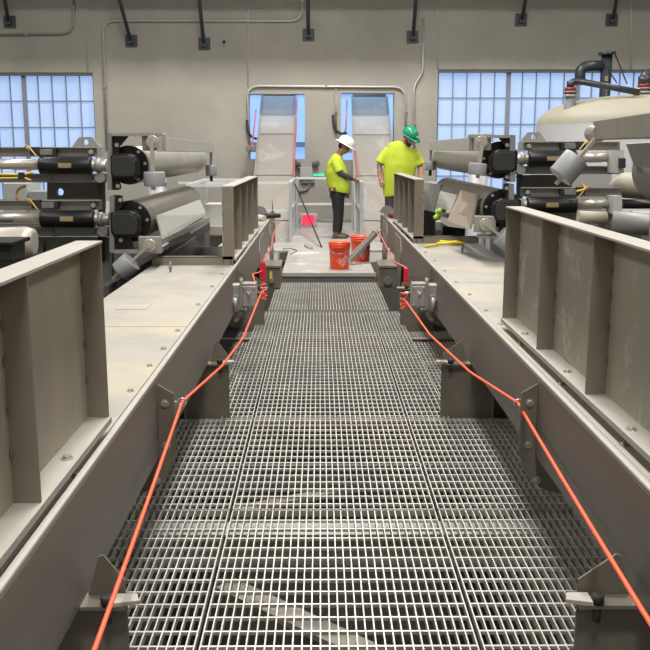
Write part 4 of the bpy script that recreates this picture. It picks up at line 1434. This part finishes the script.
# ================================================================ buckets
def bucket(px_, ytop, ybot, Y, label, rot):
    p = at(px_, ybot, Y)
    H = .37
    t = thing('bucket', label, 'bucket', (p.x, Y, PZ), 'orange plastic buckets')
    MB().lathe([(0, 0), (.128, 0), (.131, .01), (.144, H - .07), (.150, H - .07), (.151, H - .062), (.147, H - .06), (.149, H - .035), (.156, H - .034), (.157, H - .026), (.150, H - .024), (.151, H - .004), (.155, H), (.147, H), (.126, .012), (0, .012)], (p.x, Y, PZ), 56).build('shell', M['orange'], t)
    # wire bail hanging down the front
    pts = []
    for k in range(13):
        a = PI + k / 12 * PI
        pts.append((p.x + .158 * math.cos(a), Y + .158 * math.sin(a), PZ + H - .05 - .10 * math.sin(k / 12 * PI)))
    MB().tube(pts, .0028, 6).build('wire_handle', M['bolt'], t)
    # slanted white lettering wrapped on the wall
    def word(txt, size, u0, v0, name):
        cu = bpy.data.curves.new('txt', 'FONT')
        cu.body = txt
        cu.size = size
        cu.align_x = 'LEFT'
        o = bpy.data.objects.new('txt', cu)
        COL.objects.link(o)
        dg = bpy.context.evaluated_depsgraph_get()
        me = bpy.data.meshes.new_from_object(o.evaluated_get(dg))
        bpy.data.objects.remove(o)
        bm = bmesh.new(); bm.from_mesh(me)
        bmesh.ops.triangulate(bm, faces=bm.faces)
        bmesh.ops.subdivide_edges(bm, edges=[e for e in bm.edges if e.calc_length() > .02], cuts=1)
        ca, sa = math.cos(math.radians(45)), math.sin(math.radians(45))
        for v in bm.verts:
            x, y = v.co.x + u0, v.co.y + v0
            X, Y_ = x * ca - y * sa, x * sa + y * ca
            hgt = .135 + Y_
            r = .1315 + .013 * (hgt - .01) / .29 + .0015
            a = -PI / 2 + rot + X / r
            v.co = Vector((p.x + r * math.cos(a), Y + r * math.sin(a), PZ + hgt))
        bm.to_mesh(me); bm.free()
        me.materials.clear(); me.materials.append(M['white'])
        o = bpy.data.objects.new(name, me)
        COL.objects.link(o)
        o.parent = t
        o.matrix_parent_inverse = Matrix.Translation(-t.location)
    word('THE', .034, -.085, .036, 'print')
    word('HOME', .056, -.085, -.010, 'print')
    word('DEPOT', .056, -.085, -.058, 'print')
    return t


bucket(339.5, 241, 269, 12.45, 'nearer orange bucket standing on the platform edge', .42)
bucket(360.5, 234, 262.5, 13.35, 'farther orange bucket beside the beam end', .35)
a = at(349, 262, 12.85)
a.z = PZ + .03
c = at(377, 233, 13.3)
t = thing('aluminium_channel', 'silver strut channel leaning on the right beam end between the buckets', 'channel', a)
d_ = (c - a)
for off, w, h_, nm in ((0, .09, .012, 'web'), (-.042, .008, .05, 'flange'), (.042, .008, .05, 'flange')):
    sd, up = MB().frame(d_)
    o_ = sd * off + (up * .03 if nm == 'flange' else Vector((0, 0, 0)))
    MB().bar(a + o_, c + o_, w, h_).build(nm, M['shaft'] if nm == 'flange' else M['lightsteel'], t)

# ================================================================ tools on far decks
def grinder(px_, py_, Y, label, s):
    p = at(px_, py_, Y)
    p.z = ZT
    t = thing('angle_grinder', label, 'power tool', p)
    MB().loft([p + Vector((-.05, 0, .05)), p + Vector((.03, .0, .05)), p + Vector((.10, .02, .055)), p + Vector((.24, .05, .05))], [.035, .045, .04, .03], 16).build('body', M['blackm'] if s < 0 else M['redclamp'], t)
    MB().cyl(p + Vector((-.06, -.03, .06)), p + Vector((-.06, .03, .06)), .05, n=20).build('gear_head', M['cast'], t)
    MB().prism([(p.x - .06 + .11 * math.cos(a), ZT + .09 + .11 * math.sin(a)) for a in [PI * k / 10 for k in range(11)]], 'y', p.y - .05, p.y - .031).build('guard', M['greysteel'], t)


grinder(264, 214, 13.4, 'black power tool lying on the end of the left far deck', -1)
p = at(272.5, 208, 13.8)
t = thing('hand_tool', 'thin upright rod with dark handle on the left far deck', 'tool', (p.x, p.y, ZT))
MB().cyl((p.x, p.y, ZT), (p.x, p.y, ZT + .09), .028, n=12).build('handle', M['blackm'], t)
MB().cyl((p.x, p.y, ZT + .091), (p.x, p.y, ZT + .30), .008, n=8).build('rod', M['greysteel'], t)
p = at(391, 209, 13.4)
grinder(391, 214, 13.5, 'power tool with grey guard and red body on right far deck', 1)
t = thing('tool_bag', 'blue and white bundle on the right far deck beside power tool', 'bundle', (at(392, 205, 13.9).x + .1, 13.9, ZT))
q = Vector((at(392, 205, 13.9).x + .1, 13.9, ZT))
MB().ball(q + Vector((0, 0, .07)), (.12, .07, .07), 14, 10).build('cloth', mat('blue_cloth', (.08, .16, .45), .8), t)
MB().ball(q + Vector((-.07, -.06, .045)), (.07, .04, .045), 14, 10).build('white_cloth', M['cover'], t)
tag(MB().cyl((-1.05, 13.2, ZT + .045), (-.80, 13.05, ZT + .045), .045, n=18).build('white_tube', M['cover']), 'white plastic tube lying on the left far deck', 'tube')
# ================================================================ workers
def hand_mb(b, wrist, d, side, palm_n, L=.185, curl=.5, spread=.09):
    """palm and five fingers; d = pointing direction, side = towards the thumb, palm_n = direction the palm faces"""
    d, side, n = Vector(d).normalized(), Vector(side).normalized(), Vector(palm_n).normalized()
    side = (side - d * side.dot(d)).normalized()
    n = (n - d * n.dot(d) - side * n.dot(side)).normalized()
    pl = L * .52
    b.loft([wrist - d * .01, wrist + d * pl * .3, wrist + d * pl * .75, wrist + d * pl], [(.028, .02), (.036, .017), (.042, .016), (.040, .013)], 14, flat=side)
    for i, (off, ln) in enumerate(((.030, .072), (.011, .080), (-.010, .075), (-.029, .060))):
        base = wrist + d * (pl - .012) + side * off
        dirc = (d + side * (off * spread * 20)).normalized()
        p = [base]
        ang = .15 + .12 * i * curl
        for j, f in enumerate((.42, .33, .25)):
            ang += curl * (.55 + .12 * j)
            p.append(p[-1] + (dirc * math.cos(ang) + n * math.sin(ang)) * ln * f)
        b.loft(p, [.0098, .0092, .0085, .0065], 10)
    base = wrist + d * pl * .25 + side * .026
    p1 = base + (side * .75 + d * .6 + n * .25).normalized() * .036
    p2 = p1 + (d * .85 + side * .25 + n * .45).normalized() * .03
    p3 = p2 + (d * .9 - side * .05 + n * .5).normalized() * .024
    b.loft([base, p1, p2, p3], [.014, .0115, .010, .0075], 10)


def head_mb(b, c, up, fw, s=1.0):
    """skull with jaw, brow, nose, lips and ears around centre c"""
    up, fw = Vector(up).normalized(), Vector(fw).normalized()
    fw = (fw - up * fw.dot(up)).normalized()
    rt = fw.cross(up).normalized()
    R = Matrix((rt, fw, up)).transposed().to_4x4()
    P = lambda x, y, z: c + (rt * x + fw * y + up * z) * s
    b.ball(P(0, -.012, .028), (.075 * s, .094 * s, .088 * s), 24, 16, R)
    b.ball(P(0, .022, -.035), (.058 * s, .066 * s, .075 * s), 20, 14, R)
    b.ball(P(0, .045, -.082), (.032 * s, .032 * s, .026 * s), 14, 10, R)
    b.ball(P(0, .068, .035), (.052 * s, .018 * s, .016 * s), 14, 8, R)
    b.loft([P(0, .078, .025), P(0, .098, -.012), P(0, .085, -.024)], [.010 * s, .016 * s, .013 * s], 10)
    b.ball(P(0, .082, -.052), (.022 * s, .012 * s, .006 * s), 10, 6, R)
    b.ball(P(0, .080, -.062), (.020 * s, .012 * s, .006 * s), 10, 6, R)
    for q in (-1, 1):
        b.ball(P(q * .077, -.008, -.005), (.011 * s, .020 * s, .033 * s), 12, 8, R)
        b.ball(P(q * .045, .052, -.015), (.020 * s, .018 * s, .016 * s), 10, 8, R)
    return P, R


def hard_hat(root_parent, P, R, m, brim, up_off=.055, s=1.0):
    """shell, ridge and brim on the head frame"""
    b = MB()
    # shell
    o = P(0, -.008, up_off)
    prof = [(.118, 0), (.119, .02), (.112, .055), (.092, .09), (.06, .112), (.025, .121), (0, .122)]
    n = 36
    rings = []
    def pt(r, h, a, k=1.0):
        return o + (R @ Vector((r * math.cos(a) * .88, r * math.sin(a) * 1.12, h))) * s
    for r, h in prof:
        if r < 1e-6: rings.append([b.bm.verts.new(pt(0, h, 0))])
        else: rings.append([b.bm.verts.new(pt(r, h, 2 * PI * k / n)) for k in range(n)])
    inner = [b.bm.verts.new(pt(.108, 0, 2 * PI * k / n)) for k in range(n)]
    itop = b.bm.verts.new(pt(0, .10, 0))
    for i in range(len(rings) - 1):
        A, B_ = rings[i], rings[i + 1]
        for k in range(n):
            q = [A[k], A[(k + 1) % n]] + ([B_[(k + 1) % n], B_[k]] if len(B_) > 1 else [B_[0]])
            f = b.bm.faces.new(q); f.smooth = True
    for k in range(n):
        b.bm.faces.new([rings[0][(k + 1) % n], rings[0][k], inner[k], inner[(k + 1) % n]])
        f = b.bm.faces.new([inner[(k + 1) % n], inner[k], itop]); f.smooth = True
    hat = b.build('hard_hat', m, root_parent)
    # brim
    b = MB()
    ring_i = []; ring_o = []; ring_i2 = []; ring_o2 = []
    for k in range(n):
        a = 2 * PI * k / n
        if brim == 'full': w = .045 + .012 * max(0, math.sin(a))
        else: w = .008 + .055 * max(0, math.sin(a)) ** 2.0
        r = .1185
        dz = -.012 if brim == 'full' else -.014 * max(0, math.sin(a))
        ring_i.append(b.bm.verts.new(pt(r - .004, .008, a))); ring_o.append(b.bm.verts.new(pt(r + w, .004 + dz, a)))
        ring_i2.append(b.bm.verts.new(pt(r - .004, .002, a))); ring_o2.append(b.bm.verts.new(pt(r + w, -.002 + dz, a)))
    for k in range(n):
        j = (k + 1) % n
        for q in ((ring_i[k], ring_i[j], ring_o[j], ring_o[k]), (ring_o2[k], ring_o2[j], ring_i2[j], ring_i2[k]), (ring_o[k], ring_o[j], ring_o2[j], ring_o2[k]), (ring_i2[k], ring_i2[j], ring_i[j], ring_i[k])):
            f = b.bm.faces.new(q); f.smooth = True
    b.build('brim', m, hat)
    # ridge
    pts = [pt(.112, .05, PI / 2), pt(.092, .092, PI / 2), pt(.055, .118, PI / 2), pt(0, .127, 0), pt(.055, .118, -PI / 2), pt(.092, .092, -PI / 2), pt(.112, .05, -PI / 2)]
    MB().loft(pts, [.008, .010, .011, .011, .011, .010, .008], 8).build('ridge', m, hat)
    return hat, pt


def V(px_, py_, Y):
    return at(px_, py_, Y)


# ------------------------------------------------ worker in the white hat, in profile facing right
Y1 = 16.9
k1 = pk(Y1)
foot_z = PZ
root = thing('person', 'person in white full brim hard hat, neon yellow shirt and black trousers holding the rail', 'person', (at(338, 238, Y1).x, Y1, PZ))
hc_ = V(344.5, 147, Y1)
up1 = Vector((.48, -.03, .87))
fw1 = Vector((.86, -.12, -.48))
neck = V(337.5, 156.5, Y1)
chest = V(336.5, 168, Y1)
waist = V(338, 184, Y1)
pelv = V(337.5, 194, Y1)
ns, fs = V(335.5, 162, Y1 - .18), V(337, 162, Y1 + .18)
nel, nwr = V(340.0, 173.5, Y1 - .22), V(353.0, 179.3, Y1 - .12)
fel, fwr = V(341, 178, Y1 + .24), V(346.5, 191, Y1 + .22)
hn, hf = V(337, 196, Y1 - .09), V(338.5, 196, Y1 + .09)
kn, kf = V(337.5, 214, Y1 - .10), V(339.5, 214, Y1 + .10)
an_, af = V(336.0, 233, Y1 - .11), V(338.5, 233, Y1 + .11)
an_.z = af.z = PZ + .09
b = MB()
P1, R1 = head_mb(b, hc_, up1, fw1, 1.1)
b.loft([chest, neck, hc_ + Vector((-.02, 0, -.03))], [.10, .070, .064], 16)
b.loft([pelv + Vector((0, 0, -.05)), waist, chest, neck + Vector((0, 0, -.04))], [(.15, .12), (.145, .125), (.17, .12), (.10, .07)], 20, flat=(0, 1, 0))
for s_, e_, w_ in ((ns, nel, nwr), (fs, fel, fwr)):
    b.loft([s_.lerp(chest, .3), s_, s_.lerp(e_, .5), e_, e_.lerp(w_, .4), w_], [.06, .058, .048, .042, .040, .027], 14)
for h_, k_, a_ in ((hn, kn, an_), (hf, kf, af)):
    b.loft([h_ + Vector((0, 0, .08)), h_, h_.lerp(k_, .5), k_, k_.lerp(a_, .35), a_, a_ - Vector((0, 0, .06))], [.09, .095, .078, .058, .057, .040, .042], 16)
hand_mb(b, nwr, (.95, -.05, -.30), (.2, -.6, .8), (.1, .9, -.4), curl=.75)
hand_mb(b, fwr, (.12, 0, -1), (1, -.2, 0), (0, 1, 0), curl=.45)
blob_object(b, 'body', M['skin2'], root, .0075, 2)
# shirt: loose, with sleeves and an open hem
b = MB()
b.loft([V(338.3, 191.5, Y1), V(339, 188, Y1), V(337.8, 182, Y1), V(336.3, 172, Y1), V(336, 164, Y1), V(337.2, 158.2, Y1), V(338.8, 154.8, Y1)],
       [(.215, .195), (.225, .205), (.21, .205), (.225, .20), (.215, .165), (.15, .115), (.085, .075)], 32, flat=(0, 1, 0))
b.loft([ns.lerp(chest, .35), ns, ns.lerp(nel, .45), ns.lerp(nel, .85)], [.085, .088, .085, .088], 18)
b.loft([fs.lerp(chest, .35), fs, fs.lerp(fel, .45), fs.lerp(fel, .85)], [.085, .088, .085, .088], 18)
blob_object(b, 'shirt', M['hivis'], root, .012, 3)
b = MB()
b.loft([ns.lerp(nel, .7), nel, nel.lerp(nwr, .4), nwr - (nwr - nel).normalized() * .0], [.062, .058, .052, .036], 16)
blob_object(b, 'arm_sleeve', M['sleeve'], root, .008, 2)
b = MB()
b.loft([fs.lerp(fel, .7), fel, fel.lerp(fwr, .4), fwr], [.062, .058, .050, .036], 16)
blob_object(b, 'arm_sleeve', M['sleeve'], root, .008, 2)
b = MB()
b.loft([waist + Vector((0, 0, -.02)), pelv, pelv + Vector((0, 0, -.08))], [(.165, .145), (.175, .15), (.15, .14)], 24, flat=(0, 1, 0))
for h_, k_, a_ in ((hn, kn, an_), (hf, kf, af)):
    b.loft([h_ + Vector((0, 0, .06)), h_, h_.lerp(k_, .5), k_, k_.lerp(a_, .5), a_ + Vector((0, 0, .03))], [.10, .115, .098, .080, .074, .066], 18)
blob_object(b, 'trousers', M['trouser'], root, .011, 2)
for a_ in (an_, af):
    b = MB()
    b.loft([a_ + Vector((0, 0, .05)), a_, a_ - Vector((-.01, 0, .05))], [.056, .056, .055], 16)
    b.loft([a_ + Vector((-.065, 0, -.055)), a_ + Vector((.02, 0, -.045)), a_ + Vector((.12, 0, -.052)), a_ + Vector((.19, 0, -.062))], [(.036, .034), (.046, .044), (.048, .036), (.034, .022)], 16, flat=(0, 1, 0))
    o = blob_object(b, 'boot', M['boot'], root, .009, 2)
    MB().box(a_.x - .09, a_.x + .21, a_.y - .045, a_.y + .045, PZ + .001, PZ + .014).build('sole', M['blackm'], o, .006)
hard_hat(root, P1, R1, M['hatwhite'], 'full', .048, 1.17)
b = MB()
b.ball(P1(0, -.045, .0), (.079, .070, .075), 20, 14, R1)
blob_object(b, 'hair', M['hair'], root, .009, 1)
for q in (-1, 1):
    MB().ball(P1(q * .03, .078, .015), (.011, .007, .007), 12, 8, R1).build('eye', M['glass'], root)
b = MB().bar(P1(-.065, .088, .014), P1(.065, .088, .014), .012, .03)
b.bar(P1(.070, .085, .018), P1(.080, -.01, .015), .004, .008).bar(P1(-.070, .085, .018), P1(-.080, -.01, .015), .004, .008)
b.build('safety_glasses', M['glass'], root)
q = V(332, 189.5, Y1 - .205)
MB().box(q.x - .06, q.x + .07, q.y - .03, q.y + .03, q.z - .035, q.z + .04).build('belt_pouch', M['belt'], root, .012)
MB().cyl(q + Vector((0, -.032, .005)), q + Vector((0, -.045, .005)), .026, n=16).build('tape_measure', M['brass'], root)

# ------------------------------------------------ worker in the green hat, facing us and looking down to the right
Y2 = 15.35


def V2(px_, py_, Y):
    return at(px_, py_ - (5.0 if py_ < 240 else 0), Y)


root = thing('person', 'bearded person in green hard hat and neon yellow shirt looking down behind the ribbed panel', 'person', (at(398, 240, Y2).x, Y2, PZ))
hc_ = V2(409.2, 143.0, Y2 - .10)
up2 = Vector((.34, -.38, .86))
fw2 = Vector((.62, -.62, -.50))
neck = V2(404.5, 149, Y2)
chest = V2(400.5, 165, Y2)
waist = V2(398, 182, Y2)
pelv = V2(397.5, 198, Y2 + .02)
ls, rs = V2(386.5, 157, Y2 + .04), V2(414.5, 157.5, Y2 + .02)
lel, lwr = V2(379.5, 170.5, Y2 + .02), V2(380.3, 185, Y2 - .06)
rel, rwr = V2(420.3, 172, Y2 + .02), V2(421.5, 186, Y2 - .10)
hl, hr = V2(392, 200, Y2), V2(403, 200, Y2)
kl, kr = V2(390.5, 222, Y2 - .02), V2(404.5, 222, Y2 - .02)
al, ar = V2(389.5, 244, Y2 + .02), V2(405.5, 244, Y2 + .02)
al.z = ar.z = PZ + .09
b = MB()
P2, R2 = head_mb(b, hc_, up2, fw2, 1.06)
b.loft([chest, neck, hc_ + Vector((-.03, .02, -.02))], [.11, .068, .062], 16)
b.loft([pelv + Vector((0, 0, -.05)), waist, chest, neck + Vector((0, 0, -.05))], [(.17, .13), (.17, .13), (.20, .13), (.12, .08)], 20, flat=(1, 0, 0))
for s_, e_, w_ in ((ls, lel, lwr), (rs, rel, rwr)):
    b.loft([s_.lerp(chest, .3), s_, s_.lerp(e_, .5), e_, e_.lerp(w_, .35), w_], [.07, .068, .060, .050, .050, .033], 14)
for h_, k_, a_ in ((hl, kl, al), (hr, kr, ar)):
    b.loft([h_ + Vector((0, 0, .08)), h_, h_.lerp(k_, .5), k_, k_.lerp(a_, .35), a_, a_ - Vector((0, 0, .06))], [.10, .105, .085, .062, .062, .043, .045], 16)
hand_mb(b, lwr, (.18, -.1, -1), (.6, -.9, 0), (1, .3, 0), L=.20, curl=.45)
hand_mb(b, rwr, (-.1, -.3, -1), (-.6, -.9, 0), (-1, .3, 0), L=.20, curl=.5)
body = blob_object(b, 'body', [M['skin'], M['tattoo']], root, .0078, 2)
for p_ in body.data.polygons:
    c_ = p_.center
    if c_.x < lel.x + .09 and lwr.z + .06 < c_.z < lel.z + .12: p_.material_index = 1
b = MB()
b.loft([V2(398.5, 200, Y2), V2(398, 195, Y2), V2(398.3, 184, Y2), V2(400, 170, Y2), V2(400.8, 160, Y2), V2(402.3, 153.3, Y2), V2(404.8, 149.0, Y2)],
       [(.255, .17), (.258, .175), (.262, .185), (.275, .18), (.27, .15), (.245, .115), (.12, .085)], 36, flat=(1, 0, 0))
for s_, e_ in ((ls, lel), (rs, rel)):
    b.loft([s_.lerp(chest, .4), s_, s_.lerp(e_, .4), s_.lerp(e_, .86)], [.085, .088, .092, .104], 20)
blob_object(b, 'shirt', M['hivis'], root, .012, 3)
b = MB()
b.loft([waist + Vector((0, 0, -.05)), pelv, pelv + Vector((0, 0, -.08))], [(.195, .15), (.20, .16), (.18, .15)], 24, flat=(1, 0, 0))
for h_, k_, a_ in ((hl, kl, al), (hr, kr, ar)):
    b.loft([h_ + Vector((0, 0, .06)), h_, h_.lerp(k_, .5), k_, k_.lerp(a_, .5), a_ + Vector((0, 0, .03))], [.11, .125, .108, .088, .080, .070], 18)
blob_object(b, 'trousers', M['shorts'], root, .011, 2)
for a_ in (al, ar):
    b = MB()
    b.loft([a_ + Vector((0, 0, .05)), a_, a_ - Vector((0, .01, .05))], [.058, .058, .057], 16)
    b.loft([a_ + Vector((0, .065, -.055)), a_ + Vector((0, -.02, -.045)), a_ + Vector((0, -.12, -.052)), a_ + Vector((0, -.20, -.062))], [(.038, .034), (.050, .044), (.052, .036), (.036, .022)], 16, flat=(1, 0, 0))
    o = blob_object(b, 'boot', M['boot'], root, .009, 2)
    MB().box(a_.x - .048, a_.x + .048, a_.y - .22, a_.y + .10, PZ + .001, PZ + .014).build('sole', M['blackm'], o, .006)
hat, hp = hard_hat(root, P2, R2, M['hatgreen'], 'front', .048, 1.13)
MB().bar(hp(.121, .045, PI / 2 - .22), hp(.121, .045, PI / 2 + .22), .006, .026).build('sticker', M['hatlabel'], hat)
b = MB()
b.ball(P2(0, .034, -.066), (.060, .060, .056), 20, 14, R2)
b.ball(P2(0, .060, -.088), (.036, .030, .034), 16, 10, R2)
b.loft([P2(.066, .0, .0), P2(.062, .02, -.04), P2(.045, .05, -.07)], [.012, .020, .022], 10)
b.loft([P2(-.066, .0, .0), P2(-.062, .02, -.04), P2(-.045, .05, -.07)], [.012, .020, .022], 10)
blob_object(b, 'beard', M['beard'], root, .008, 1)
b = MB()
b.ball(P2(0, -.042, .010), (.078, .068, .070), 20, 14, R2)
blob_object(b, 'hair', M['beard'], root, .009, 1)
for q in (-1, 1):
    MB().ball(P2(q * .03, .080, .012), (.011, .007, .007), 12, 8, R2).build('eye', M['glass'], root)
b = MB().bar(P2(-.062, .092, .012), P2(.062, .092, .012), .010, .028)
b.bar(P2(.068, .088, .018), P2(.080, -.01, .015), .004, .008).bar(P2(-.068, .088, .018), P2(-.080, -.01, .015), .004, .008)
b.build('safety_glasses', M['glass'], root)
